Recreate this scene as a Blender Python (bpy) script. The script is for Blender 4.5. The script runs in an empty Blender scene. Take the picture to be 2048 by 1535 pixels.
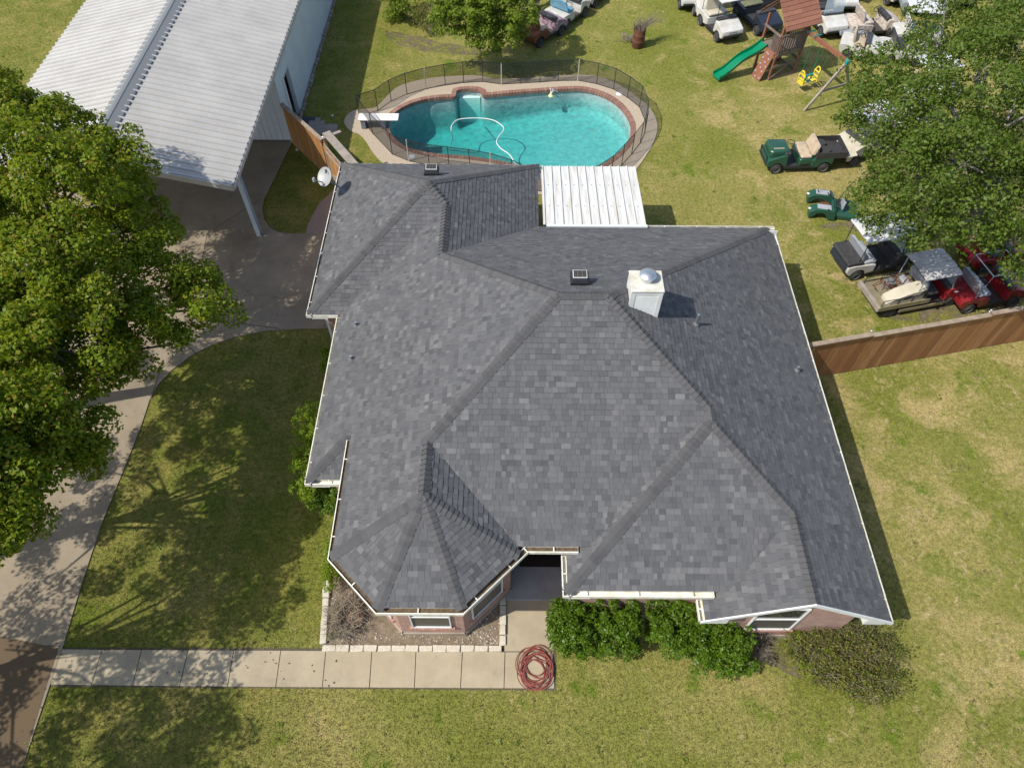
import bpy, bmesh, math, random
import numpy as np
from mathutils import Vector, Matrix
R = random.Random(7)
NR = np.random.RandomState(11)
SC = bpy.context.scene
COL = SC.collection
rad = math.radians

# ---------------------------------------------------------------- camera, sky, sun, exposure
CH = 18.0
c_r = Vector((0.99997063, 0.00393254, 0.00657866)); c_u = Vector((-0.00701611, 0.81517176, 0.5791768))
c_f = Vector((0.0030851, 0.57920595, -0.81517541))
cam = bpy.data.cameras.new('camera'); cam_o = bpy.data.objects.new('camera', cam); COL.objects.link(cam_o)
cam_o.matrix_world = Matrix(((c_r.x, c_u.x, -c_f.x, 0), (c_r.y, c_u.y, -c_f.y, 0), (c_r.z, c_u.z, -c_f.z, CH), (0, 0, 0, 1)))
cam.sensor_width = 36; cam.lens = 36 * 1420 / 2048; cam.clip_end = 500; cam.clip_start = .1
SC.camera = cam_o
SUNH = Vector((.74, .36)); EL = math.atan(1 / SUNH.length)
sd = Vector((-SUNH.x, -SUNH.y, 1)).normalized()
w = bpy.data.worlds.new('World'); SC.world = w; w.use_nodes = True
nt = w.node_tree; bg = nt.nodes['Background']
sk = nt.nodes.new('ShaderNodeTexSky'); sk.sky_type = 'NISHITA'; sk.sun_disc = False
sk.sun_elevation = EL; sk.sun_rotation = math.atan2(sd.x, sd.y); sk.air_density = 1; sk.dust_density = 1.5; sk.ozone_density = 1
nt.links.new(sk.outputs[0], bg.inputs[0]); bg.inputs[1].default_value = .13
sun = bpy.data.lights.new('sun', 'SUN'); sun.energy = 3.5; sun.angle = rad(.5); sun.color = (1, .955, .88)
sun_o = bpy.data.objects.new('sun', sun); COL.objects.link(sun_o); sun_o.rotation_euler = sd.to_track_quat('Z', 'Y').to_euler(); sun_o.location = (-20, -10, 40)
SC.view_settings.view_transform = 'Standard'; SC.view_settings.look = 'None'; SC.view_settings.exposure = 0.6; SC.view_settings.gamma = 1
SC.render.engine = 'CYCLES'; SC.cycles.max_bounces = 8; SC.cycles.transparent_max_bounces = 16; SC.cycles.sample_clamp_indirect = 6

def G(px, py, z=0.0):
    """the point of the site at height z that the survey photo shows at (px, py)"""
    d = c_f * 1420 + c_r * (px - 1024) - c_u * (py - 767.5)
    t = (z - CH) / d.z
    return Vector((d.x * t, d.y * t, z))
def G2(px, py, z=0.0):
    g = G(px, py, z); return (g.x, g.y)

# ---------------------------------------------------------------- materials
MATS = {}
def mat(name, col, rough=.6, var=None, scale=6, metal=0, bump=0, bscale=60, spec=.5, detail=4, island=None, coord='Object', stretch=None, blotch=None):
    """principled; var = second pigment mixed by noise; island = list of pigments picked per loose piece"""
    if name in MATS: return MATS[name]
    m = bpy.data.materials.new(name); m.use_nodes = True; t = m.node_tree; N = t.nodes; L = t.links
    p = N['Principled BSDF']; p.inputs['Roughness'].default_value = rough; p.inputs['Metallic'].default_value = metal
    p.inputs['Specular IOR Level'].default_value = spec
    p.inputs['Base Color'].default_value = (*col, 1)
    tc = N.new('ShaderNodeTexCoord'); vec = tc.outputs[coord]
    if stretch:
        mp = N.new('ShaderNodeMapping'); mp.inputs['Scale'].default_value = stretch; L.new(vec, mp.inputs['Vector']); vec = mp.outputs[0]
    out = None
    if island:
        g = N.new('ShaderNodeNewGeometry'); r = N.new('ShaderNodeValToRGB'); r.color_ramp.interpolation = 'LINEAR'
        e = r.color_ramp.elements
        for i, c in enumerate(island):
            el = e[i] if i < 2 else e.new(0)
            el.position = i / (len(island) - 1); 
        for i, c in enumerate(island): e[i].position = i / (len(island) - 1); e[i].color = (*c, 1)
        L.new(g.outputs['Random Per Island'], r.inputs[0]); out = r.outputs[0]
    if var:
        n = N.new('ShaderNodeTexNoise'); n.inputs['Scale'].default_value = scale; n.inputs['Detail'].default_value = detail; n.inputs['Roughness'].default_value = .65
        L.new(vec, n.inputs['Vector'])
        mx = N.new('ShaderNodeMix'); mx.data_type = 'RGBA'
        mr = N.new('ShaderNodeMapRange'); mr.inputs[1].default_value = .35; mr.inputs[2].default_value = .65; L.new(n.outputs[0], mr.inputs[0])
        L.new(mr.outputs[0], mx.inputs[0])
        if out: L.new(out, mx.inputs[6]); 
        else: mx.inputs[6].default_value = (*col, 1)
        mx.inputs[7].default_value = (*var, 1)
        if out:
            mm = N.new('ShaderNodeMath'); mm.operation = 'MULTIPLY'; mm.inputs[1].default_value = .45; L.new(mr.outputs[0], mm.inputs[0]); L.new(mm.outputs[0], mx.inputs[0])
        out = mx.outputs[2]
    if blotch:
        for sc_, lo_, hi_, am in ((.45, .55, .75, .5), (1.6, .60, .78, .55), (7, .62, .8, .4)):
            n = N.new('ShaderNodeTexNoise'); n.inputs['Scale'].default_value = sc_; n.inputs['Detail'].default_value = 6; n.inputs['Roughness'].default_value = .7; n.inputs['Distortion'].default_value = .5; L.new(vec, n.inputs['Vector'])
            mr = N.new('ShaderNodeMapRange'); mr.inputs[1].default_value = lo_; mr.inputs[2].default_value = hi_; mr.inputs[4].default_value = am; L.new(n.outputs[0], mr.inputs[0])
            mx = N.new('ShaderNodeMix'); mx.data_type = 'RGBA'; L.new(mr.outputs[0], mx.inputs[0]); L.new(out, mx.inputs[6]); mx.inputs[7].default_value = (*blotch, 1); out = mx.outputs[2]
    if out: L.new(out, p.inputs['Base Color'])
    if bump:
        n2 = N.new('ShaderNodeTexNoise'); n2.inputs['Scale'].default_value = bscale; n2.inputs['Detail'].default_value = 3; L.new(vec, n2.inputs['Vector'])
        b = N.new('ShaderNodeBump'); b.inputs['Strength'].default_value = bump; b.inputs['Distance'].default_value = .02
        L.new(n2.outputs[0], b.inputs['Height']); L.new(b.outputs[0], p.inputs['Normal'])
    MATS[name] = m
    return m

def leafmat(name, cols, trans=.3, rough=.45, spec=.4):
    m = mat(name, cols[0], rough, island=cols, spec=spec)
    t = m.node_tree; N = t.nodes; L = t.links
    p = N['Principled BSDF']; o = N['Material Output']; src = p.inputs['Base Color'].links[0].from_socket
    tr = N.new('ShaderNodeBsdfTranslucent'); mx = N.new('ShaderNodeMixShader'); mx.inputs[0].default_value = trans
    hs = N.new('ShaderNodeHueSaturation'); hs.inputs['Value'].default_value = 1.5; L.new(src, hs.inputs['Color']); L.new(hs.outputs[0], tr.inputs[0])
    L.new(p.outputs[0], mx.inputs[1]); L.new(tr.outputs[0], mx.inputs[2]); L.new(mx.outputs[0], o.inputs[0])
    return m

# ---------------------------------------------------------------- mesh builder
class MB:
    def __init__(s): s.v = []; s.f = []; s.uv = {}
    def face(s, pts, uv=None):
        n = len(s.v); s.v += [tuple(p) for p in pts]; s.f.append(list(range(n, n + len(pts))))
        if uv: s.uv[len(s.f) - 1] = uv
        return s
    def add(s, vs, fs):
        n = len(s.v); s.v += [tuple(p) for p in vs]; s.f += [[i + n for i in f] for f in fs]; return s
    def hull8(s, b, t):
        """closed prism between bottom ring b and top ring t"""
        k = len(b); s.add(list(b) + list(t), [list(range(k))[::-1], list(range(k, 2 * k))] + [[i, (i + 1) % k, k + (i + 1) % k, k + i] for i in range(k)]); return s
    def box(s, x0, y0, z0, x1, y1, z1):
        return s.hull8([(x0, y0, z0), (x1, y0, z0), (x1, y1, z0), (x0, y1, z0)], [(x0, y0, z1), (x1, y0, z1), (x1, y1, z1), (x0, y1, z1)])
    def rbox(s, x0, y0, z0, x1, y1, z1, r=.03):
        """box with chamfered vertical edges and a chamfered top"""
        def ring(i, z): return [(x0 + i + r, y0 + i, z), (x1 - i - r, y0 + i, z), (x1 - i, y0 + i + r, z), (x1 - i, y1 - i - r, z), (x1 - i - r, y1 - i, z), (x0 + i + r, y1 - i, z), (x0 + i, y1 - i - r, z), (x0 + i, y0 + i + r, z)]
        return s.loft([ring(r * .6, z0), ring(0, z0 + r), ring(0, z1 - r), ring(r * .3, z1 - r * .35), ring(r, z1)])
    def loft(s, rings, caps=True, closed=True):
        n = len(s.v); k = len(rings[0])
        for r in rings: s.v += [tuple(p) for p in r]
        m = k if closed else k - 1
        for j in range(len(rings) - 1):
            for i in range(m):
                a = n + j * k; s.f.append([a + i, a + (i + 1) % k, a + k + (i + 1) % k, a + k + i])
        if caps: s.f.append([n + i for i in range(k)][::-1]); s.f.append([n + (len(rings) - 1) * k + i for i in range(k)])
        return s
    def tube(s, pts, r, k=6, caps=True):
        pts = [Vector(p) for p in pts]; rs = r if isinstance(r, (list, tuple)) else [r] * len(pts); rings = []
        for i, p in enumerate(pts):
            d = (pts[min(i + 1, len(pts) - 1)] - pts[max(i - 1, 0)])
            d = d.normalized() if d.length > 1e-9 else Vector((0, 0, 1))
            a = Vector((0, 0, 1)) if abs(d.z) < .9 else Vector((1, 0, 0))
            u = d.cross(a).normalized(); v = u.cross(d)
            rings.append([p + (u * math.cos(2 * math.pi * j / k) + v * math.sin(2 * math.pi * j / k)) * rs[i] for j in range(k)])
        return s.loft(rings, caps)
    def bar(s, a, b, w, h):
        """rectangular timber from a to b"""
        a = Vector(a); b = Vector(b); d = (b - a).normalized(); up = Vector((0, 0, 1)) if abs(d.z) < .95 else Vector((1, 0, 0))
        u = d.cross(up).normalized() * w / 2; v = u.cross(d).normalized() * h / 2
        return s.hull8([a - u - v, a + u - v, a + u + v, a - u + v], [b - u - v, b + u - v, b + u + v, b - u + v])
    def lathe(s, prof, c=(0, 0, 0), axis='z', k=16):
        c = Vector(c); rings = []
        for r, h in prof:
            ring = []
            for j in range(k):
                a = 2 * math.pi * j / k; x, y = r * math.cos(a), r * math.sin(a)
                ring.append(c + (Vector((x, y, h)) if axis == 'z' else Vector((x, h, y))))
            rings.append(ring)
        return s.loft(rings, True)
    def torus(s, c, R_, r, axis='z', k=16, q=6, tilt=None):
        c = Vector(c); rings = []
        for j in range(k):
            a = 2 * math.pi * j / k; ring = []
            for i in range(q):
                b = 2 * math.pi * i / q; rr = R_ + r * math.cos(b)
                p = Vector((rr * math.cos(a), rr * math.sin(a), r * math.sin(b)))
                if axis == 'y': p = Vector((p.x, p.z, p.y))
                if tilt: p = tilt @ p
                ring.append(c + p)
            rings.append(ring)
        n = len(s.v)
        for r_ in rings: s.v += [tuple(p) for p in r_]
        for j in range(k):
            for i in range(q):
                s.f.append([n + j * q + i, n + j * q + (i + 1) % q, n + ((j + 1) % k) * q + (i + 1) % q, n + ((j + 1) % k) * q + i])
        return s
    def mesh(s, name, m, smooth=False):
        me = bpy.data.meshes.new(name); me.from_pydata(s.v, [], s.f)
        if not s.uv:
            bm = bmesh.new(); bm.from_mesh(me); bmesh.ops.recalc_face_normals(bm, faces=bm.faces); bm.to_mesh(me); bm.free()
        if s.uv:
            ul = me.uv_layers.new(name='UVMap')
            for fi, uv in s.uv.items():
                for li, q in zip(me.polygons[fi].loop_indices, uv): ul.data[li].uv = q
        if m: me.materials.append(m)
        if smooth:
            me.polygons.foreach_set('use_smooth', [True] * len(me.polygons))
            try: me.set_sharp_from_angle(angle=rad(38))
            except Exception: pass
        me.update(); return me
    def build(s, name, m, parent=None, smooth=False, bevel=0, second=None, picks=()):
        if parent is not None and parent.get('_world'):
            o3 = Vector(parent['_world']); s.v = [tuple(Vector(p) - o3) for p in s.v]
        o = bpy.data.objects.new(name, s.mesh(name, m, smooth)); COL.objects.link(o)
        if parent is not None:
            o.parent = parent
            if parent.get('_world'): o['_world'] = tuple(Vector(parent['_world']))
        if second:
            o.data.materials.append(second); idx = np.zeros(len(o.data.polygons), np.int32); idx[list(picks)] = 1; o.data.polygons.foreach_set('material_index', idx)
        if bevel:
            b = o.modifiers.new('bevel', 'BEVEL'); b.width = bevel; b.segments = 2; b.limit_method = 'ANGLE'
        return o

def tag(o, label=None, cat=None, group=None, kind=None):
    if label: o['label'] = label
    if cat: o['category'] = cat
    if group: o['group'] = group
    if kind: o['kind'] = kind
    return o
def thing(name, label, cat, loc=(0, 0, 0), rz=0, group=None, world=False):
    """an Empty at the thing's base; world=True: its parts are built in site coordinates"""
    o = bpy.data.objects.new(name, None); COL.objects.link(o); o.location = loc; o.rotation_euler = (0, 0, rz); o.empty_display_size = .2
    if world: o['_world'] = tuple(loc)
    return tag(o, label, cat, group)
def single(mb, name, m, label, cat, group=None, smooth=False, loc=None, bevel=0):
    """a thing that is one mesh, with its origin at its base"""
    if loc is None:
        a = np.array(mb.v); loc = Vector(((a[:, 0].min() + a[:, 0].max()) / 2, (a[:, 1].min() + a[:, 1].max()) / 2, a[:, 2].min()))
    loc = Vector(loc); mb.v = [tuple(Vector(p) - loc) for p in mb.v]
    o = mb.build(name, m, None, smooth, bevel); o.location = loc
    return tag(o, label, cat, group)
def slab(pts, z0, z1, mb=None):
    mb = mb or MB(); pts = [Vector((p[0], p[1], 0)) for p in pts]
    area = sum(pts[i].x * pts[(i + 1) % len(pts)].y - pts[(i + 1) % len(pts)].x * pts[i].y for i in range(len(pts)))
    if area < 0: pts = pts[::-1]
    return mb.hull8([(p.x, p.y, z0) for p in pts], [(p.x, p.y, z1) for p in pts])
def smoothpoly(pts, n=4, closed=True):
    """Catmull-Rom through the points"""
    P = [Vector((*p, 0)) if len(p) == 2 else Vector(p) for p in pts]; out = []; k = len(P)
    for i in range(k if closed else k - 1):
        g = (lambda j: P[j % k]) if closed else (lambda j: P[max(0, min(k - 1, j))])
        a, b, c, d = g(i - 1), g(i), g(i + 1), g(i + 2)
        for s in range(n):
            t = s / n
            out.append(.5 * ((2 * b) + (c - a) * t + (2 * a - 5 * b + 4 * c - d) * t * t + (3 * b - a - 3 * c + d) * t ** 3))
    if not closed: out.append(P[-1])
    return out
def offset_poly(pts, d):
    """offset a closed plan polygon outwards (counter-clockwise) by d"""
    k = len(pts); out = []
    for i in range(k):
        a, b, c = Vector(pts[i - 1][:2]), Vector(pts[i][:2]), Vector(pts[(i + 1) % k][:2])
        n1 = Vector(((b - a).y, -(b - a).x)).normalized(); n2 = Vector(((c - b).y, -(c - b).x)).normalized()
        n = (n1 + n2); n = n / max(.3, n.length_squared) * 2 if n.length > 1e-6 else n1
        out.append(b + n * d)
    return out
def ccw(pts):
    pts = [Vector(p[:2]) for p in pts]
    a = sum(pts[i].x * pts[(i + 1) % len(pts)].y - pts[(i + 1) % len(pts)].x * pts[i].y for i in range(len(pts)))
    return pts if a > 0 else pts[::-1]

def fast_mesh(name, V, F, m):
    """numpy quads -> mesh"""
    me = bpy.data.meshes.new(name); nv, nf, k = len(V), len(F), F.shape[1]
    me.vertices.add(nv); me.vertices.foreach_set('co', V.astype(np.float32).ravel())
    me.loops.add(nf * k); me.loops.foreach_set('vertex_index', F.astype(np.int32).ravel())
    me.polygons.add(nf); me.polygons.foreach_set('loop_start', np.arange(0, nf * k, k, dtype=np.int32))
    try: me.polygons.foreach_set('loop_total', np.full(nf, k, dtype=np.int32))
    except Exception: pass
    me.update(calc_edges=True); me.validate()
    if m: me.materials.append(m)
    return me
def unit(a): return a / np.maximum(np.linalg.norm(a, axis=1, keepdims=True), 1e-9)
def leaf_quads(C, size, up=.6, rng=NR, aspect=.62, outward=None):
    """leaf-sized folded quads at the points C"""
    n = len(C); d = unit(rng.normal(size=(n, 3))); nrm = unit(rng.normal(size=(n, 3)) * (1 - up) + np.array([0, 0, 1.]) * up + (0 if outward is None else outward * .5))
    d = unit(d - nrm * (d * nrm).sum(1, keepdims=True)); s = np.cross(nrm, d)
    L = size * rng.uniform(.65, 1.3, (n, 1)); W = L * aspect * rng.uniform(.8, 1.1, (n, 1))
    droop = nrm * L * rng.uniform(-.18, .02, (n, 1)); fold = nrm * W * .16
    V = np.stack([C - d * L / 2, C + s * W / 2 + fold, C + d * L / 2 + droop, C - s * W / 2 + fold], 1).reshape(-1, 3)
    return V, np.arange(n * 4).reshape(n, 4)
# ---------------------------------------------------------------- pigments
M = {}
M['shingle'] = mat('shingle', (.1, .1, .103), .95, island=[(.070, .071, .074), (.092, .092, .095), (.112, .112, .114), (.100, .100, .103), (.138, .137, .136), (.106, .106, .108), (.081, .082, .085), (.166, .164, .160)], bump=.5, bscale=150, spec=.2, var=(.105, .105, .107), scale=1.4)
M['ridgecap'] = mat('ridgecap', (.07, .071, .077), .95, island=[(.072, .071, .072), (.094, .093, .093), (.083, .082, .082)], bump=.4, bscale=150, spec=.2)
M['white'] = mat('white', (.66, .67, .66), .5, var=(.57, .57, .54), scale=3)
M['gutterwhite'] = mat('gutterwhite', (.74, .73, .67), .45, var=(.56, .53, .41), scale=5)
M['trimgrey'] = mat('trimgrey', (.55, .58, .58), .5)
M['concrete'] = mat('concrete', (.36, .30, .225), .9, var=(.27, .22, .165), scale=1.3, bump=.25, bscale=70, detail=8, blotch=(.13, .10, .075))
M['glassdark'] = mat('glassdark', (.03, .033, .035), .08, spec=.8)
M['screen'] = mat('screen', (.075, .07, .058), .5, spec=.3)
M['blackmetal'] = mat('blackmetal', (.018, .019, .022), .45)
M['rubber'] = mat('rubber', (.022, .022, .023), .85, var=(.035, .033, .03), scale=20)
M['galv'] = mat('galv', (.62, .63, .64), .35, metal=.85, var=(.5, .5, .5), scale=9)
M['lead'] = mat('lead', (.12, .125, .13), .6)
def brickmat():
    m = bpy.data.materials.new('brick'); m.use_nodes = True; t = m.node_tree; N = t.nodes; L = t.links; p = N['Principled BSDF']
    uv = N.new('ShaderNodeUVMap'); b = N.new('ShaderNodeTexBrick'); L.new(uv.outputs[0], b.inputs['Vector'])
    b.inputs['Color1'].default_value = (.37, .205, .15, 1); b.inputs['Color2'].default_value = (.29, .155, .115, 1); b.inputs['Mortar'].default_value = (.40, .33, .29, 1)
    b.inputs['Scale'].default_value = 1; b.inputs['Brick Width'].default_value = .21; b.inputs['Row Height'].default_value = .075; b.inputs['Mortar Size'].default_value = .007
    n = N.new('ShaderNodeTexNoise'); n.inputs['Scale'].default_value = 3; L.new(uv.outputs[0], n.inputs['Vector'])
    mx = N.new('ShaderNodeMix'); mx.data_type = 'RGBA'; mx.inputs[0].default_value = .3; L.new(b.outputs[0], mx.inputs[6]); mx.blend_type = 'OVERLAY'; L.new(n.outputs[0], mx.inputs[7])
    L.new(mx.outputs[2], p.inputs[0]); p.inputs['Roughness'].default_value = .9
    bu = N.new('ShaderNodeBump'); bu.inputs['Strength'].default_value = .5; bu.inputs['Distance'].default_value = .01; bu.invert = True
    L.new(b.outputs[1], bu.inputs['Height']); L.new(bu.outputs[0], p.inputs['Normal']); return m
M['brick'] = brickmat()

# ---------------------------------------------------------------- the house
house = thing('brick_house', 'single storey brick house under a large dark grey shingled hip roof', 'house', (1.5, 11, 0), world=True)
PT, PG = .557, .583
zO, zR, zB, zG, zW = 3.0, 2.412, 2.551, 2.494, 2.706
def sc(z): return (18 - z) / 15.3
YO = 6.21 * sc(zO); XO = -4.07 * sc(zO); XR = 8.26 * sc(zR); YB = 16.93 * sc(zB); YD = 4.68 * sc(zR)
GL, GR, GBk, GF = -5.79 * sc(zG), .975 * sc(zG), 19.98 * sc(zG), 13.2 * sc(zG)
YW, XW = 5.2 * sc(zW), 1.19 * sc(zW); XGB = 4.1 * sc(zR); XOR = .311 * sc(zO); YOF = 4.8 * sc(zO)
PL = dict(mf=(0, PT, zO - PT * YO), ml=(PT, 0, zO - PT * XO), r=(-PT, 0, zR + PT * XR), b=(0, -PT, zB + PT * YB),
          gl=(PG, 0, zG - PG * GL), gr=(-PG, 0, zG + PG * GR), gb=(0, -PG, zG + PG * GBk), gf=(0, PG, zG - PG * GF),
          wf=(0, PT, zW - PT * YW), wl=(PT, 0, zW - PT * XW), gal=(PT, 0, zR - PT * XGB), orr=(-PT, 0, zO + PT * XOR), of=(0, PT, zO - PT * YOF))
zL = 2.44; XL = (zL - PL['ml'][2]) / PT; YJ = 7.88 * sc(zL)      # lower eave on the left
PL['bf'] = (0, PT, zL - PT * YJ)
o1 = Vector((XO, 6.01 * sc(zO), zO)); o2 = Vector((-2.85 * sc(zO), YOF, zO)); o3 = Vector((-.96 * sc(zO), YOF, zO))
def on(k, x, y): a, b, c = PL[k]; return Vector((x, y, a * x + b * y + c))
def X3(*ks):
    A = np.array([[PL[k][0], PL[k][1], -1] for k in ks]); return Vector(np.linalg.lstsq(A, -np.array([PL[k][2] for k in ks]), rcond=None)[0])
def X2(k1, k2, x=None, y=None):
    (a, b, c), (d, e, f) = PL[k1], PL[k2]
    if x is None: x = ((f - c) + (e - b) * y) / (a - d)
    else: y = ((f - c) + (d - a) * x) / (b - e)
    return on(k1, x, y)
ridR, ridL, pBL, pGS, pGA = X3('mf', 'b', 'r'), X3('mf', 'b', 'ml'), X3('ml', 'b', 'gr'), X3('ml', 'gf', 'gr'), X3('gl', 'gb', 'gf')
pOC, pOR, pWA, pHV, pGR = X3('ml', 'orr', 'of'), X3('ml', 'orr', 'mf'), X3('wf', 'wl', 'r'), X3('mf', 'wl', 'r'), X3('wf', 'r', 'gal')
pGP = X2('gal', 'r', y=YD)
pC = X2('r', 'b', y=YB); pCr = on('r', XR, YB + .02); pD = on('r', XR, YD)
o4 = Vector((XOR, YOF + (XOR - o3.x), zO)); o5 = X2('orr', 'mf', x=XOR)
pGRb = X2('gr', 'b', x=GR)                      # inner corner behind the patio cover
vGF = X2('ml', 'gf', x=XL); vPo = X2('mf', 'wl', y=YO); vWG = X2('wf', 'gal', y=YW)
jc = Vector((XL, YJ, zL)); jh = X2('bf', 'ml', x=XO + .12)
FACES = [  # eave direction point pair, polygon
    ('ml', [on('ml', XO + .12, o1.y + .05), pOC, pOR, ridL, pBL, pGS, vGF, jc, X2('bf', 'ml', x=XO - .02), on('ml', XO - .02, jc.y + (XO - XL) + .02), on('ml', XO + .12, jc.y + (XO - XL) + .02)]),
    ('bf', [jc, on('bf', XO + .25, YJ), on('bf', XO + .25, YJ + (XO - XL) + .1), X2('bf', 'ml', x=XO)]),
    ('gl', [on('gl', GL, GF), pGA, on('gl', GL, GBk)]), ('gb', [on('gb', GL, GBk), pGA, on('gb', GR, GBk)]),
    ('gf', [on('gf', GL, GF), on('gf', XL, GF), vGF, pGS, pGA]), ('gr', [on('gr', GR, GBk), pGA, pGS, pBL, pGRb]),
    ('b', [pGRb, pBL, ridL, ridR, pC, on('b', GR, YB)]), ('r', [pCr, pC, ridR, pHV, pWA, pGR, pGP, pD]),
    ('mf', [o5, pOR, ridL, ridR, pHV, vPo]), ('orr', [pOC, o4, o5, pOR]), ('of', [o2, o3, pOC]),
    ('od1', [o1, o2, pOC]), ('od2', [o3, o4, pOC]),
    ('wl', [on('wl', XW, YW), pWA, pHV, X2('mf', 'wl', y=YO + .5), on('wl', XW, YO + .5)]), ('wf', [on('wf', XW, YW), vWG, pGR, pWA]),
    ('gal', [on('gal', XGB, YD), pGP, pGR, X2('wf', 'gal', y=YW + .5), on('gal', XGB, YW + .5)])]
def clip(poly, a, b, keep_ge):
    """keep a*u.. : clip 2-D polygon at axis a (0 u,1 v), value b"""
    out = []
    for i in range(len(poly)):
        p, q = poly[i], poly[(i + 1) % len(poly)]
        ip = (p[a] >= b) if keep_ge else (p[a] <= b); iq = (q[a] >= b) if keep_ge else (q[a] <= b)
        if ip: out.append(p)
        if ip != iq:
            t = (b - p[a]) / (q[a] - p[a]); out.append((p[0] + (q[0] - p[0]) * t, p[1] + (q[1] - p[1]) * t))
    return out
EXPO = .127; cutedges = []
tabs = MB(); deck = MB()
NORM = {}
for key, poly in FACES:
    n = Vector((0, 0, 0))
    for i in range(len(poly)): n += (poly[i] - poly[0]).cross(poly[(i + 1) % len(poly)] - poly[0])
    n.normalize()
    if key in PL: n = Vector((-PL[key][0], -PL[key][1], 1)).normalized()
    if n.z < 0: n = -n
    u = Vector((0, 0, 1)).cross(n).normalized(); v = n.cross(u); org = min(poly, key=lambda q: q.z)
    NORM[key] = n
    P2 = [((q - org).dot(u), (q - org).dot(v)) for q in poly]
    v0 = .125
    deck.face([org + u * q[0] + v * q[1] - n * .012 for q in clip(P2, 1, v0 + .004, True)])
    umin, umax = min(q[0] for q in P2), max(q[0] for q in P2); vmax = max(q[1] for q in P2)
    row = 0; vv = v0
    while vv < vmax:
        r2 = clip(clip(P2, 1, vv, True), 1, vv + EXPO + .02, False)
        if len(r2) >= 3:
            uu = umin - R.random() * .3
            while uu < umax:
                wd = R.choice([.09, .11, .14, .16, .19, .13, .23, .15])
                c = clip(clip(r2, 0, uu, True), 0, uu + wd - .004, False); 
                if len(c) >= 3 and max(q[0] for q in c) - min(q[0] for q in c) > .01:
                    tk = R.choice([.009, .010, .017, .018])
                    top = [org + u * q[0] + v * q[1] + n * (.002 + tk * max(0, 1 - (q[1] - vv) / EXPO)) for q in c]
                    k = len(c); bot = [org + u * q[0] + v * q[1] - n * .004 for q in c]
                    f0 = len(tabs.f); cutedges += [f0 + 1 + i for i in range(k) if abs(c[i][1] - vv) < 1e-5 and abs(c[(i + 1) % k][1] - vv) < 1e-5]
                    tabs.add(top + bot, [list(range(k))] + [[i, k + i, k + (i + 1) % k, (i + 1) % k] for i in range(k)])
                uu += wd
        vv += EXPO; row += 1
M['cutedge'] = mat('cutedge', (.02, .02, .022), .95)  # bare asphalt black; also stands in for the shade lines under each course
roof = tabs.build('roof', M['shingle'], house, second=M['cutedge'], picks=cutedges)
deck.build('roof_deck', M['lead'], roof)
# ridge and hip caps: bent shingles lapped along each line, from the lower end up
caps = MB(); capcut = []
def capline(a, b, ka, kb, wd=.13):
    d = (b - a); Ln = d.length; d.normalize(); n = (NORM[ka] + NORM[kb]).normalized()
    fl = []
    for k, sgn in ((ka, 1), (kb, -1)):
        q = NORM[k].cross(d).normalized()
        if q.dot(Vector((0, 0, -1))) < 0: q = -q
        fl.append(q)
    k = int(Ln / EXPO) + 1
    for i in range(k):
        s0 = i * EXPO; s1 = min(Ln + .04, s0 + EXPO + .03); hi, lo = .040, .010
        A = a + d * s0; B = a + d * s1; j = R.uniform(-.006, .006)
        ring = lambda P, h: [P + fl[0] * (wd + j) + NORM[ka] * (h * .75), P + n * (h + .006), P + fl[1] * (wd + j) + NORM[kb] * (h * .75)]
        r0, r1 = ring(A, hi), ring(B, lo)
        low = [q - n * .03 for q in r0]; low2 = [q - n * .012 for q in r1]
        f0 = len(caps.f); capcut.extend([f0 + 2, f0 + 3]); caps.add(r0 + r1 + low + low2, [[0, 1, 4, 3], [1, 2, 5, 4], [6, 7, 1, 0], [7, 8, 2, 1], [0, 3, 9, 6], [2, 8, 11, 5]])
for a, b, ka, kb in [(o1, pOC, 'ml', 'od1'), (o2, pOC, 'od1', 'of'), (o3, pOC, 'of', 'od2'), (o4, pOC, 'od2', 'orr'), (pOC, pOR, 'ml', 'orr'), (pOR, ridL, 'ml', 'mf'),
                     (ridL, ridR, 'mf', 'b'), (pBL, ridL, 'ml', 'b'), (pC, ridR, 'r', 'b'), (pHV, ridR, 'mf', 'r'), (pHV, pWA, 'wl', 'r'), (on('wl', XW, YW), pWA, 'wl', 'wf'),
                     (pGR, pWA, 'wf', 'r'), (pGP, pGR, 'gal', 'r'), (pBL, pGS, 'ml', 'gr'), (pGS, pGA, 'gf', 'gr'), (on('gl', GL, GF), pGA, 'gl', 'gf'),
                     (on('gl', GL, GBk), pGA, 'gl', 'gb'), (on('gb', GR, GBk), pGA, 'gb', 'gr'), (jc, X2('bf', 'ml', x=XO), 'ml', 'bf')]:
    off = (b - a).normalized() * .1
    caps.v = caps.v; capline(a + (off if a.z < 3.05 else off * 0), b, ka, kb)
caps.build('ridge_caps', M['ridgecap'], roof, second=M['cutedge'], picks=capcut)

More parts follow.
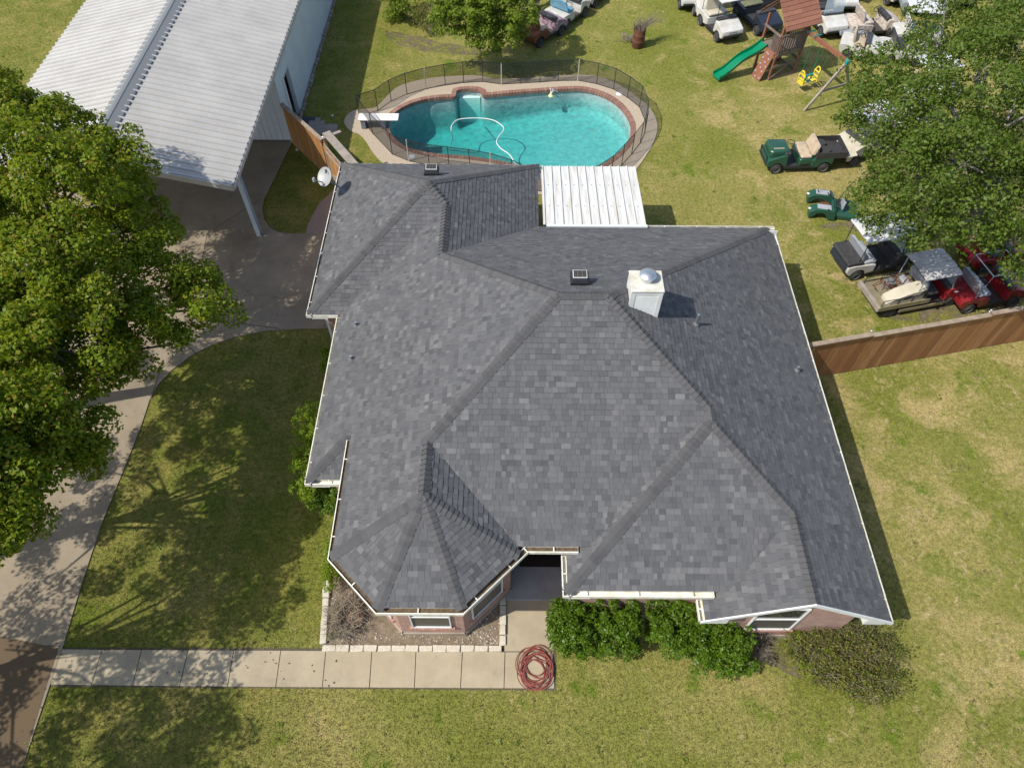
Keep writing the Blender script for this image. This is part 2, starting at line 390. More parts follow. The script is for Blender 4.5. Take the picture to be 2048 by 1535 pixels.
# gutters: an open channel swept along each eave, outer lip on the measured line
M['litter'] = mat('litter', (.07, .05, .03), 1, var=(.16, .11, .06), scale=14, bump=.8, bscale=40)
def gutter(path, litter=False, endcaps=(True, True)):
    """path runs with the house on its left"""
    mb = MB(); P = [Vector(p) for p in path]; k = len(P)
    prof = [(0, -.115), (0, .0), (.02, .004), (.022, -.012), (.010, -.018), (.012, -.105), (.138, -.105), (.138, .0), (.148, .0), (.148, -.115)]
    rings = []
    for i in range(k):
        d1 = (P[i] - P[i - 1]) if i else (P[1] - P[0]); d2 = (P[i + 1] - P[i]) if i < k - 1 else d1
        if not i: d1 = d2
        n1 = Vector((-d1.y, d1.x, 0)).normalized(); n2 = Vector((-d2.y, d2.x, 0)).normalized(); m = (n1 + n2); m = m / m.length_squared * 2
        rings.append([P[i] + m * a + Vector((0, 0, z)) for a, z in prof])
    mb.loft(rings, False, True)
    for i, e in ((0, endcaps[0]), (k - 1, endcaps[1])):
        if e:
            r_ = rings[i]; mb.face([r_[0], r_[1], r_[8], r_[9]])
    for i in range(k - 1):
        d = (P[i + 1] - P[i]); Ln = d.length; d.normalize(); n = Vector((-d.y, d.x, 0)); m = max(1, int(Ln / .95))
        for j in range(m):
            c = P[i] + d * (Ln * (j + .5) / m + R.uniform(-.08, .08)); c.z -= .006
            mb.hull8([c - d * .014 + n * .02 - Vector((0, 0, .006)), c + d * .014 + n * .02 - Vector((0, 0, .006)), c + d * .014 + n * .142 - Vector((0, 0, .006)), c - d * .014 + n * .142 - Vector((0, 0, .006))],
                     [c - d * .014 + n * .02, c + d * .014 + n * .02, c + d * .014 + n * .142, c - d * .014 + n * .142])
    g_ = mb.build('gutter', M['gutterwhite'], house)
    if litter:
        lt = MB(); rr = []
        for i in range(k):
            d1 = (P[i] - P[i - 1]) if i else (P[1] - P[0]); d2 = (P[i + 1] - P[i]) if i < k - 1 else d1; n1 = Vector((-d1.y, d1.x, 0)).normalized(); n2 = Vector((-d2.y, d2.x, 0)).normalized(); m = (n1 + n2); m = m / m.length_squared * 2
            rr.append([P[i] + m * a + Vector((0, 0, z)) for a, z in ((.013, -.06), (.05, -.045), (.09, -.05), (.137, -.06))])
        lt.loft(rr, False, False); lt.build('leaf_litter', M['litter'], g_)
V3 = lambda x, y, z: Vector((x, y, z))
gutter([V3(XO, YJ + (XO - XL) - .08, zO), o1, o2, o3, V3(XOR + .1, YOF + XOR + .1 - o3.x, zO)][0:5] + [V3(XOR + .14, YO, zO), V3(1.55, YO, zO)], True)
gutter([V3(XW, YO + .05, zW), V3(XW, YW, zW), V3(XGB + .33, YW, zW)])
gutter([V3(XGB, YW + .05, zR), V3(XGB, YD + .02, zR)])
gutter([V3(XR, YD + .02, zR), V3(XR, YB, zR), V3(4.3, YB, zB)] if False else [V3(XR, YD + .02, zR), V3(XR, YB + .1, zR)])
gutter([V3(XR - .05, YB + .1, zB), V3(4.3, YB + .1, zB)])
gutter([V3(GR - .05, GBk, zG), V3(GL, GBk, zG), V3(GL, GF, zG), V3(XL + .05, GF, zG)], True)
gutter([V3(XL, GF - .02, zL), V3(XL, YJ, zL), V3(XO + .02, YJ, zL)])

# fascia and soffit behind the gutters
fas = MB(); sof = MB()
def eave(path, drop=.17, depth=.42):
    P = [Vector(p) for p in path]
    for i in range(len(P) - 1):
        d = (P[i + 1] - P[i]).normalized(); n = Vector((-d.y, d.x, 0)); a, b = P[i] + n * .152, P[i + 1] + n * .152; dz = Vector((0, 0, drop)); up = Vector((0, 0, .045))
        fas.hull8([a - dz, b - dz, b - dz + n * .025, a - dz + n * .025], [a + up, b + up, b + up + n * .025, a + up + n * .025])
        c, e = a - dz + n * .026 + Vector((0, 0, .02)), b - dz + n * .026 + Vector((0, 0, .02)); sof.hull8([c, e, e + n * depth, c + n * depth], [c + Vector((0, 0, .015)), e + Vector((0, 0, .015)), e + n * depth + Vector((0, 0, .015)), c + n * depth + Vector((0, 0, .015))])
for pth in ([V3(XO, YJ + .9, zO), o1, o2, o3, V3(XOR, YOF + XOR - o3.x, zO)], [V3(XOR, YO, zO), V3(1.45, YO, zO)], [V3(XW, YO - .1, zW), V3(XW, YW, zW), V3(XGB + .2, YW, zW)], [V3(XR, YD + .1, zR), V3(XR, YB, zR)],
            [V3(XR, YB, zB), V3(GR, YB, zB)], [V3(GR, YB, zG), V3(GR, GBk, zG), V3(GL, GBk, zG), V3(GL, GF, zG), V3(XL + .1, GF, zG)], [V3(XL, GF, zL), V3(XL, YJ, zL), V3(XO, YJ, zL)], [V3(XGB, YW + .3, zR), V3(XGB, YD + .1, zR)]):
    eave(pth)
# raking fascia of the front gable and its boxed returns
for a, b in ((on('gal', XGB + .02, YD), pGP), (pGP, on('r', XR - .02, YD))):
    dn = Vector((0, 0, -.11)); y = Vector((0, -.03, 0)); up = Vector((0, 0, .018))
    fas.hull8([a + dn, b + dn, b + dn + y, a + dn + y], [a + up, b + up, b + up + y, a + up + y])
for x0, x1 in ((XGB + .14, XGB + .62), (XR - .62, XR - .14)):
    fas.box(x0, YD + .004, zR - .16, x1, YD + .40, zR - .10)
    zl, zr = (zR - .095, zR + .16) if x0 < 6 else (zR + .16, zR - .095)
    fas.hull8([(x0, YD + .004, zR - .099), (x1, YD + .004, zR - .099), (x1, YD + .03, zR - .099), (x0, YD + .03, zR - .099)], [(x0, YD + .004, zl), (x1, YD + .004, zr), (x1, YD + .03, zr), (x0, YD + .03, zl)])
fas.build('fascia', M['white'], house); sof.build('soffit', M['white'], house)

# walls
OH = .43; YGW = YD + .36
wall = MB(); found = MB()
wo2, wo3 = (-2.59, YOF + OH), (-1.05, YOF + OH); wo1 = (XO + OH, YOF + OH + (-2.59 - (XO + OH))); wo4 = (.05, YOF + OH + 1.1)
WXL = XW + OH + .02
WP = [(wo1, zO), (wo2, zO), (wo3, zO), (wo4, zO), ((.05, 7.9), zO), ((WXL, 7.9), zO), ((WXL, YW + OH), zW), ((XGB + OH, YW + OH), zW), ((XGB + OH, YGW), zR), ((XR - OH, YGW), zR),
      ((XR - OH, YB - OH), zR), ((GR - OH, YB - OH), zG), ((GR - OH, GBk - OH), zG), ((GL + OH, GBk - OH), zG), ((GL + OH, GF + OH), zG), ((XL + OH + .1, GF + OH), zG), ((XL + OH + .1, YJ + OH), zL), ((XO + OH, YJ + OH), zL)]
k = len(WP)
for i in range(k):
    (a, za), (b, zb) = WP[i], WP[(i + 1) % k]; z = min(za, zb) - .12
    if i in (4, 5): z = 2.95
    if i == 16: z = zL - .12
    if i == 17: z = zO - .12
    Ln = math.hypot(b[0] - a[0], b[1] - a[1])
    d = Vector((b[0] - a[0], b[1] - a[1], 0)).normalized(); n = Vector((d.y, -d.x, 0))
    a3, b3 = Vector((*a, 0)), Vector((*b, 0)); U = Vector((0, 0, 1))
    if i == 8:   # the gable wall
        hx = pGP.x; zt = pGP.z - .05
        pts = [a3 + U * .2, b3 + U * .2, b3 + U * zR, Vector((hx, YGW, zt)), a3 + U * zR]
        wall.face(pts, [(0, .2), (Ln, .2), (Ln, zR), (hx - a[0], zt), (0, zR)])
    else:
        wall.face([a3 + U * .2, b3 + U * .2, b3 + U * z, a3 + U * z], [(0, .2), (Ln, .2), (Ln, z), (0, z)])
    f = n * .03
    found.hull8([a3 + f - d * .03, b3 + f + d * .03, b3 - n * .1, a3 - n * .1], [a3 + f - d * .03 + U * .2, b3 + f + d * .03 + U * .2, b3 - n * .1 + U * .2, a3 - n * .1 + U * .2])
wall.build('wall', M['brick'], house); found.build('foundation', M['concrete'], house)
# windows: frame, two panes, brick sill
def window(a, b, z0, z1, s0, s1, sill=True):
    a, b = Vector((*a, 0)), Vector((*b, 0)); d = (b - a).normalized(); n = Vector((d.y, -d.x, 0)); U = Vector((0, 0, 1))
    def bx(mb, u0, u1, w0, w1, h0, h1):
        q = lambda u, o, h: a + d * u + n * o + U * h
        mb.hull8([q(u0, w1, h0), q(u1, w1, h0), q(u1, w0, h0), q(u0, w0, h0)], [q(u0, w1, h1), q(u1, w1, h1), q(u1, w0, h1), q(u0, w0, h1)])
    f = MB(); t = .03
    bx(f, s0, s1, .003, .05, z1 - t, z1); bx(f, s0, s1, .003, .05, z0, z0 + t); bx(f, s0, s0 + t, .003, .048, z0 + t, z1 - t); bx(f, s1 - t, s1, .003, .048, z0 + t, z1 - t)
    zm = (z0 + z1) / 2; bx(f, s0 + t, s1 - t, .003, .042, zm - .02, zm + .02)
    fr = f.build('window', M['white'], house)
    for h0, h1, mm in ((z0 + t, zm - .02, 'screen'), (zm + .02, z1 - t, 'glassdark')):
        g = MB(); bx(g, s0 + t, s1 - t, .004, .014, h0, h1); g.build('pane', M[mm], fr)
    if sill:
        g = MB(); kk = int((s1 - s0 + .16) / .085)
        for j in range(kk):
            u0 = s0 - .08 + j * (s1 - s0 + .16) / kk; bx(g, u0 + .004, u0 + (s1 - s0 + .16) / kk - .004, -.02, .075 - .01 * R.random(), z0 - .10, z0 - .012)
        g.build('window_sill', M['sill'], fr)
M['sill'] = mat('sill', (.42, .22, .16), .9, island=[(.42, .22, .16), (.34, .18, .14), (.46, .27, .2)])
window(wo2, wo3, .72, 2.25, .30, 1.24); window(wo3, wo4, .72, 2.3, .25, 1.25); window(wo1, wo2, .72, 2.3, .2, 1.1)
window((XGB + OH, YGW), (XR - OH, YGW), .75, 2.25, 1.05, 2.15)
window((XL + OH + .1, GF + OH), (XL + OH + .1, YJ + OH), .9, 2.1, 1.2, 2.4)
# white corner boards / downspouts
for x, y, z in ((XL + OH + .04, GF + OH - .1, 2.3), (XO + OH - .06, YJ + OH - .25, 2.5), (XR - OH + .05, YB - .6, 2.3), (GL + OH - .06, GF + OH + .1, 2.3)):
    MB().rbox(x - .045, y - .04, .05, x + .045, y + .04, z, .012).build('downspout', M['white'], house)
d = MB().rbox(.55, 7.84, .12, 1.42, 7.89, 2.15, .01).build('front_door', mat('doorpaint', (.05, .03, .025), .4), house)
MB().tube([(.66, 7.80, 1.05), (.66, 7.84, 1.05)], .03, 8).build('handle', M['galv'], d)

# chimney: boarded chase, cap tray, round metal cowl
cx0, cx1, cy0, cy1, ct = 2.765, 3.495, 11.08, 11.72, 6.08
ch = MB(); bz = 4.6
ch.box(cx0 + .03, cy0 + .03, bz, cx1 - .03, cy1 - .03, ct - .03); chim = ch.build('chimney', M['white'], house)
tr = MB()
for x in (cx0, cx1 - .1):
    for y in (cy0, cy1 - .1): tr.box(x, y, bz, x + .1, y + .1, ct - .035)
for y in (cy0 + .005, cy1 - .03): tr.box(cx0 + .1, y, ct - .14, cx1 - .1, y + .025, ct - .035)
for x in (cx0 + .005, cx1 - .03): tr.box(x, cy0 + .1, ct - .14, x + .025, cy1 - .1, ct - .035)
tr.build('corner_trim', M['white'], chim)
for y0, y1 in ((cy0 + .014, cy0 + .028), (cy1 - .028, cy1 - .014)):
    sd_ = MB(); j = 0
    while bz + j * .055 < ct - .16:
        z = bz + j * .055; j += 1
        sd_.hull8([(cx0 + .1, y0 - .006, z), (cx1 - .1, y0 - .006, z), (cx1 - .1, y1, z), (cx0 + .1, y1, z)], [(cx0 + .1, y0 + .006, z + .055), (cx1 - .1, y0 + .006, z + .055), (cx1 - .1, y1, z + .055), (cx0 + .1, y1, z + .055)])
    sd_.build('siding', M['white'], chim)
tr2 = MB().rbox(cx0 - .015, cy0 - .015, ct - .034, cx1 + .015, cy1 + .015, ct, .006)
M['chase_top'] = mat('chase_top', (.60, .59, .53), .5, var=(.46, .42, .32), scale=5)
tr2.build('chase_cover', M['chase_top'], chim)
cc = ((cx0 + cx1) / 2 + .02, (cy0 + cy1) / 2 + .05, ct)
cw = MB().lathe([(.13, .0), (.15, .02), (.15, .10), (.12, .11), (.12, .16)], cc, k=24); cw.lathe([(.20, .15), (.205, .165), (.19, .185), (.12, .225), (.05, .243), (.005, .246)], cc, k=28)
cw.build('chimney_cowl', M['galv'], chim, smooth=True)
# vents
def solar_vent(x, y, key):
    z = on(key, x, y).z; n = NORM[key]
    b = MB(); b.loft([[(x + sx * a, y + sy * c, z + h) for sx, sy in ((-1, -1), (1, -1), (1, 1), (-1, 1))] for a, c, h in ((.2, .17, -.1), (.2, .17, .06), (.22, .2, .07), (.22, .2, .2), (.17, .16, .27))])
    v = b.build('roof_vent', M['blackmetal'], house)
    p = MB(); p.hull8([(x - .17, y - .10, z + .275), (x + .17, y - .10, z + .275), (x + .17, y + .13, z + .30), (x - .17, y + .13, z + .30)], [(x - .17, y - .10, z + .29), (x + .17, y - .10, z + .29), (x + .17, y + .13, z + .315), (x - .17, y + .13, z + .315)])
    p.build('panel_frame', M['white'], v)
    c = MB()
    for i in range(3):
        x0 = x - .155 + i * .105; c.hull8([(x0, y - .085, z + .292), (x0 + .1, y - .085, z + .292), (x0 + .1, y + .115, z + .317), (x0, y + .115, z + .317)], [(x0, y - .085, z + .296), (x0 + .1, y - .085, z + .296), (x0 + .1, y + .115, z + .321), (x0, y + .115, z + .321)])
    c.build('solar_panel', mat('pv', (.05, .045, .035), .3), v)
    MB().lathe([(.2, -.012), (.26, -.01), (.26, 0), (.2, .01)], (x, y, z), k=16)
def hit(px, py, key):
    lo, hi = 2, 7
    for _ in range(50):
        m = (lo + hi) / 2; g = G(px, py, m)
        if m > on(key, g.x, g.y).z: hi = m
        else: lo = m
    return G(px, py, (lo + hi) / 2)
h = hit(1158, 566, 'b'); solar_vent(h.x, h.y, 'b'); h = hit(864, 350, 'gb'); solar_vent(h.x, h.y, 'gb')
for px, py, key, hh, dx in ((1391, 649, 'r', .36, 0), (713, 652, 'ml', .16, 0), (703, 719, 'ml', .14, 0), (1593, 741, 'r', .16, 0)):
    h = hit(px, py, key); v = MB().tube([h - Vector((0, 0, .1)), h + Vector((0, 0, hh))], .035, 10).build('vent_pipe', M['lead'], house)
    MB().lathe([(.09, -.03), (.085, .03), (.045, .08), (.036, .1)], h, k=12).build('flashing', M['lead'], v)
    MB().tube([h + Vector((0, 0, hh)), h + Vector((0, 0, hh + .015))], .036, 10).build('pipe_rim', M['galv'], v)
# ---------------------------------------------------------------- patio cover, dish
pc = thing('patio_cover', 'white ribbed metal patio cover joined to the back eave of the house beside the pool', 'patio cover', (2.6, 18.6, 0), world=True)
M['patiowhite'] = mat('patiowhite', (.64, .64, .62), .4, var=(.46, .44, .38), scale=1.6, stretch=(7, .5, 1))
zn, zf, y0, y1, x0, x1 = 2.66, 2.42, YB - .02, 20.28, 1.02, 4.28
b = MB(); b.hull8([(x0, y0, zn - .012), (x1, y0, zn - .012), (x1, y1, zf - .012), (x0, y1, zf - .012)], [(x0, y0, zn), (x1, y0, zn), (x1, y1, zf), (x0, y1, zf)])
for i in range(12):
    x = x0 + .06 + i * (x1 - x0 - .09) / 11
    b.hull8([(x - .014, y0, zn), (x + .014, y0, zn), (x + .014, y1, zf), (x - .014, y1, zf)], [(x - .010, y0, zn + .042), (x + .010, y0, zn + .042), (x + .010, y1, zf + .042), (x - .010, y1, zf + .042)])
f0 = len(b.f)
for i in range(12):
    for t in (.3, .66): x = x0 + .06 + (i - .45) * (x1 - x0 - .09) / 11; b.lathe([(.022, 0), (.018, .006), (.004, .009)], (x, y0 + (y1 - y0) * t, zn + (zf - zn) * t), k=7) if x > x0 else None
b.build('roof_panels', M['patiowhite'], pc, second=M['lead'], picks=range(f0, len(b.f)))
b = MB().box(x0 + .1, y0 - .11, zn - .02, x1 + .02, y0 - .004, zn + .03); b.build('flashing', M['trimgrey'], pc)
b = MB().box(x0, y1 - .06, zf - .20, x1, y1 - .003, zf - .02).box(x1 - .05, y0, zf - .2, x1 - .003, y1 - .065, zf - .03); b.build('edge_beam', M['white'], pc)
for x in (x0 + .15, x1 - .15): MB().rbox(x - .05, y1 - .2, 0, x + .05, y1 - .1, zf - .05, .01).build('post', M['white'], pc)

h = hit(689, 384, 'gl')
ds = thing('satellite_dish', 'white oval satellite dish on a bent grey mast at the roof corner', 'satellite dish', tuple(h), world=True)
M['dishwhite'] = mat('dishwhite', (.27, .275, .27), .45)
M['dishgrey'] = mat('dishgrey', (.16, .19, .23), .5)
MB().rbox(h.x - .09, h.y - .07, h.z - .06, h.x + .09, h.y + .07, h.z + .03, .012).build('mount', M['dishgrey'], ds)
ctr = G(651, 354, h.z + .62); ax = Vector((-.42, -.55, .72)).normalized(); top = ctr - ax * .12 - Vector((.0, -.02, .12))
MB().tube([h + Vector((0, 0, .02)), h.lerp(top, .55) + Vector((0, 0, .06)), top], .028, 8).build('mast', M['dishgrey'], ds)
q = ax.to_track_quat('Z', 'Y').to_matrix(); q = q @ Matrix.Rotation(rad(25), 3, 'Z')
dm = MB(); rings = []
for r_ in (.02, .10, .19, .25, .295, .31): rings.append([ctr + q @ Vector((r_ * math.cos(a) * .88, r_ * math.sin(a), .55 * r_ * r_)) for a in [2 * math.pi * i / 28 for i in range(28)]])
rings += [[p - ax * .02 for p in rg] for rg in rings[::-1]]
dm.loft(rings, True); refl = dm.build('reflector', M['dishwhite'], ds, smooth=True)
def decal(poly, zz=.012):
    b = MB(); pts = []
    for x, y in poly:
        rr = x * x + y * y; pts.append(ctr + q @ Vector((x, y, .55 * rr + .004)))
    b.hull8(pts, [p + ax * .002 for p in pts]); return b
lg = MB(); up2 = q.transposed() @ Vector((0, .8, .58)); ang = math.atan2(up2.y, up2.x) - math.pi / 2
def rot(x, y, ox=.05, oy=.17): return (math.cos(ang) * (x + ox) - math.sin(ang) * (y + oy), math.sin(ang) * (x + ox) + math.cos(ang) * (y + oy))
for poly in ([(-.06, -.06), (-.0, -.06), (.05, -.02), (.05, .02), (.0, .06), (-.06, .06), (-.04, 0)], [(.03, -.10), (.09, -.10), (.09, -.03), (.07, -.07)]):
    d_ = decal([rot(x, y) for x, y in poly]); lg.add(d_.v, d_.f)
lg.build('logo', M['blackmetal'], refl)
lnb = ctr + ax * .42 - (q @ Vector((.0, .36, 0))) * .8 + Vector((-.02, -.05, 0)); lnb = G(628, 360, ctr.z + .15)
MB().tube([top - Vector((0, 0, .02)), top + Vector((-.1, -.14, .02)), lnb], .018, 6).build('feed_arm', M['dishwhite'], ds)
MB().lathe([(.03, -.06), (.05, -.05), (.05, .05), (.035, .08)], lnb, k=12).build('feed_horn', M['dishwhite'], ds, smooth=True)

# ---------------------------------------------------------------- ground
def lawnmat():
    m = bpy.data.materials.new('lawn'); m.use_nodes = True; t = m.node_tree; N = t.nodes; L = t.links; p = N['Principled BSDF']
    tc = N.new('ShaderNodeTexCoord'); v = tc.outputs['Object']
    def noise(s, d=4, r=.6, dist=0):
        n = N.new('ShaderNodeTexNoise'); n.inputs['Scale'].default_value = s; n.inputs['Detail'].default_value = d; n.inputs['Roughness'].default_value = r; n.inputs['Distortion'].default_value = dist
        L.new(v, n.inputs['Vector']); return n.outputs[0]
    def ramp(x, a, b):
        mr = N.new('ShaderNodeMapRange'); mr.interpolation_type = 'SMOOTHSTEP'; mr.inputs[1].default_value = a; mr.inputs[2].default_value = b; L.new(x, mr.inputs[0]); return mr.outputs[0]
    def mix(f, a, b, mode='MIX'):
        mx = N.new('ShaderNodeMix'); mx.data_type = 'RGBA'; mx.blend_type = mode
        L.new(f, mx.inputs[0]) if not isinstance(f, float) else setattr(mx.inputs[0], 'default_value', f)
        for s, c in ((6, a), (7, b)):
            if isinstance(c, tuple): mx.inputs[s].default_value = (*c, 1)
            else: L.new(c, mx.inputs[s])
        return mx.outputs[2]
    sx = N.new('ShaderNodeSeparateXYZ'); L.new(v, sx.inputs[0])
    def add(a, b_, k_):
        m_ = N.new('ShaderNodeMath'); m_.operation = 'MULTIPLY_ADD'; L.new(b_, m_.inputs[0]); m_.inputs[1].default_value = k_; L.new(a, m_.inputs[2]); return m_.outputs[0]
    dry = ramp(sx.outputs[0], 6.5, 11)          # the east side is drier and barer
    c = mix(ramp(noise(.2, 3), .38, .62), (.130, .140, .030), (.200, .182, .062))
    c = mix(ramp(noise(.8, 4, .65), .52, .7), c, (.085, .122, .014))
    c = mix(ramp(add(noise(.55, 5, .65, .6), dry, .08), .52, .78), c, (.285, .228, .105))
    c = mix(ramp(add(noise(2.2, 5, .75, .5), dry, .06), .58, .77), c, (.30, .242, .135))
    c = mix(ramp(noise(1.3, 4, .7), .60, .74), c, (.095, .138, .015))
    c = mix(ramp(add(noise(1.9, 5, .8, .9), dry, .06), .66, .76), c, (.10, .075, .048))
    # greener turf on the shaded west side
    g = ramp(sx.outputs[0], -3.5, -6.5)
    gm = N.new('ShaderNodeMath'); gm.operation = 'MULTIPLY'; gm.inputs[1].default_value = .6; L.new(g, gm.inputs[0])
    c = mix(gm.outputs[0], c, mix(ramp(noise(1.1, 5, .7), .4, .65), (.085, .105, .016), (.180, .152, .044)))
    c = mix(.6, c, mix(ramp(noise(9, 6, .8), .32, .68), (.24, .26, .22), (.80, .78, .72)), 'OVERLAY')
    c = mix(.55, c, mix(ramp(noise(30, 4, .8), .34, .66), (.24, .25, .22), (.80, .78, .72)), 'OVERLAY')
    gi = N.new('ShaderNodeNewGeometry'); c = mix(.35, c, mix(gi.outputs['Random Per Island'], (.34, .36, .31), (.74, .72, .68)), 'OVERLAY')
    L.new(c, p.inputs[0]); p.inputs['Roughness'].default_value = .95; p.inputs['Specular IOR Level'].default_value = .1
    b = N.new('ShaderNodeBump'); b.inputs['Strength'].default_value = .8; b.inputs['Distance'].default_value = .03; L.new(noise(40, 5, .8), b.inputs['Height']); L.new(b.outputs[0], p.inputs['Normal'])
    return m
M['lawn'] = lawnmat()
# pool outline first: the lawn and the deck are cut around it
zz = lambda x, y: (650 + x / 2.926, y / 2.926)
water_px = [(375, 735), (383, 695), (425, 652), (500, 612), (600, 584), (700, 574), (762, 570), (772, 536), (820, 527), (880, 527), (915, 538), (930, 562), (1080, 550), (1250, 537), (1440, 525), (1540, 532), (1640, 565), (1720, 620), (1770, 685), (1790, 750), (1772, 830), (1720, 895), (1650, 950),
            (1590, 982), (1480, 1005), (1350, 1008), (1200, 990), (1100, 962), (960, 935), (800, 915), (640, 903), (520, 880), (440, 842), (390, 790)]
WATER = ccw(smoothpoly([G2(*zz(*q)) for q in water_px], 3))
deck_px = [(113, 722), (128, 680), (170, 650), (240, 640), (300, 630), (370, 560), (440, 505), (590, 465), (740, 450), (880, 445), (1000, 464), (1150, 462), (1300, 450), (1480, 443), (1600, 452), (1720, 500), (1830, 575), (1905, 640), (1945, 735), (1925, 830), (1880, 910), (1835, 975), (1760, 1060), (1600, 1110), (1300, 1140), (900, 1120), (500, 1060), (350, 965), (285, 900), (240, 830), (200, 788), (150, 770)]
DECK = ccw(smoothpoly([G2(*zz(*q)) for q in deck_px], 3))
COPE = offset_poly(WATER, .2)
def ring_sheet(outer, inner, z, mb=None):
    """flat sheet between an outer and an inner closed outline, as one bmesh fill"""
    bm = bmesh.new(); es = []
    for lp in (outer, inner):
        vs = [bm.verts.new((p[0], p[1], z)) for p in lp]; es += [bm.edges.new((vs[i], vs[(i + 1) % len(vs)])) for i in range(len(vs))]
    bmesh.ops.triangle_fill(bm, use_beauty=True, use_dissolve=False, edges=es, normal=(0, 0, 1))
    bm.verts.index_update(); mb = mb or MB(); mb.add([v.co[:] for v in bm.verts], [[v.index for v in f.verts] for f in bm.faces]); bm.free(); return mb
def structure(mb, name, m): o = mb.build(name, m); o['kind'] = 'structure'; return o
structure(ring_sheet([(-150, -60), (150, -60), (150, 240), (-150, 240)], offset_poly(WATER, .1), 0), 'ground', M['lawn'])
M['aggregate'] = mat('aggregate', (.45, .37, .27), .95, var=(.30, .24, .175), scale=38, bump=.4, bscale=90, detail=3)
mb = ring_sheet(DECK, offset_poly(WATER, .2), .035); n = len(DECK)
mb.add([(p[0], p[1], .035) for p in DECK] + [(p[0], p[1], -.03) for p in DECK], [[i, i + n, (i + 1) % n + n, (i + 1) % n] for i in range(n)])
structure(mb, 'pool_deck', M['aggregate'])

# driveway, paths
M['drive'] = mat('drive', (.28, .225, .155), .92, var=(.205, .162, .11), scale=.9, bump=.25, bscale=60, detail=8, blotch=(.10, .078, .055))
drv = [(-20, 1720), (45, 1535), (125, 1298), (165, 1165), (205, 1045), (250, 935), (282, 855), (300, 800), (318, 768), (345, 740), (385, 710), (430, 688), (480, 672), (530, 662), (590, 658), (672, 657)]
drv = [G2(*q) for q in drv] + [(-4.6, 16.5), G2(652, 467)] + [G2(*q) for q in [(612, 468), (580, 468), (556, 465), (540, 456), (529, 440), (525, 420), (528, 400), (548, 360), (583, 288)]] + [(-9.0, 24.9), (-17.6, 24.9), (-17.6, 17.5), (-15, 14), (-13.6, 11), (-13.4, 6), (-13.6, 2), (-14.2, -3)]
structure(slab(drv, -.05, .03), 'driveway', M['drive'])
# narrow joints sawn across the drive: thin dark strips 4 mm proud of the slab
M['joint'] = mat('joint', (.085, .07, .052), .95)
jb = MB()
def strip(a, b, w_, z):
    a, b = Vector((*a, 0)), Vector((*b, 0)); d = (b - a).normalized(); n = Vector((-d.y, d.x, 0)) * w_ / 2
    jb.face([a - n + Vector((0, 0, z)), b - n + Vector((0, 0, z)), b + n + Vector((0, 0, z)), a + n + Vector((0, 0, z))])
for a, b in (((122, 1292), (-120, 1284)), ((302, 800), (320, 745)), ((398, 712), (372, 690)), ((372, 690), (415, 468)), ((415, 468), (520, 400)), ((372, 690), (318, 745)), ((560, 658), (415, 640))):
    strip(G2(*a), G2(*b), .025, .034)
for pts in (((330, 560), (352, 600), (345, 640), (372, 676)), ((470, 560), (505, 590), (560, 596)), ((240, 880), (215, 900), (190, 935))):
    for a, b in zip(pts, pts[1:]): strip(G2(*a), G2(*b), .009, .0345)
structure(jb, 'driveway_joints', M['joint'])
M['stain_shade'] = mat('stain_shade', (.115, .072, .034), .9, var=(.095, .066, .036), scale=2, blotch=(.09, .06, .035))  # brown stain, with the tree shade over the apron darkened into its colour
structure(slab([G2(*q) for q in [(118, 1296), (95, 1369), (45, 1533), (-20, 1719)]] + [(-13.55, -2.9), (-13.2, 5.15)], .0305, .035), 'stained_shaded_apron', M['stain_shade'])
M['pinkagg'] = mat('pinkagg', (.30, .225, .18), .95, var=(.21, .15, .125), scale=30, bump=.4, bscale=90)
structure(slab(ccw([G2(612, 466), G2(616, 450), G2(628, 425), G2(642, 404), G2(660, 388), G2(672, 372)] + [(-4.9, 21.5), (-4.9, 17.6)]), -.05, .024), 'side_path', M['pinkagg'])
# front walk: poured slabs with open joints
M['walk'] = mat('walk', (.375, .312, .21), .92, var=(.30, .248, .165), scale=1.1, bump=.2, bscale=60, detail=8, blotch=(.18, .14, .10))
wk = MB()
tx = [(125, 1298), (205, 1299), (284, 1299.5), (377, 1300), (468, 1300.5), (562, 1301), (652, 1301.5), (744, 1302), (832, 1302.5), (925, 1303), (1010, 1304), (1107, 1304)]
bx_ = [(97, 1368), (184, 1369), (266, 1370), (360, 1371), (456, 1372), (552, 1373), (645, 1373.5), (739, 1374), (829, 1374.5), (921, 1375), (1008, 1375.5), (1109, 1376)]
for i in range(11):
    a, b, c, d_ = [Vector(G2(*q)) for q in (tx[i], tx[i + 1], bx_[i + 1], bx_[i])]; e = Vector((.009, 0))
    slab([a + e, b - e, c - e, d_ + e], -.06, .028 + R.uniform(-.004, .004), wk)
slab([G2(1008, 1150), G2(1105, 1150), G2(1107, 1302), G2(1009, 1302)], -.06, .03, wk)
structure(wk, 'front_walk', M['walk'])
structure(slab([(-.05, 6.0), (1.62, 6.0), (1.62, 7.9), (-.05, 7.9)], -.03, .12), 'porch_slab', mat('porch', (.30, .31, .31), .7, var=(.23, .24, .24), scale=2))
structure(slab([G2(97, 1372), G2(1112, 1380), G2(1112, 1296), G2(120, 1294)], -.05, .004), 'walk_bed', M['joint'])
single(MB().rbox(.28, 6.85, .121, 1.35, 7.35, .14, .008), 'door_mat', mat('matdark', (.02, .014, .01), .95), 'dark rectangular door mat on the shaded front porch', 'door mat')
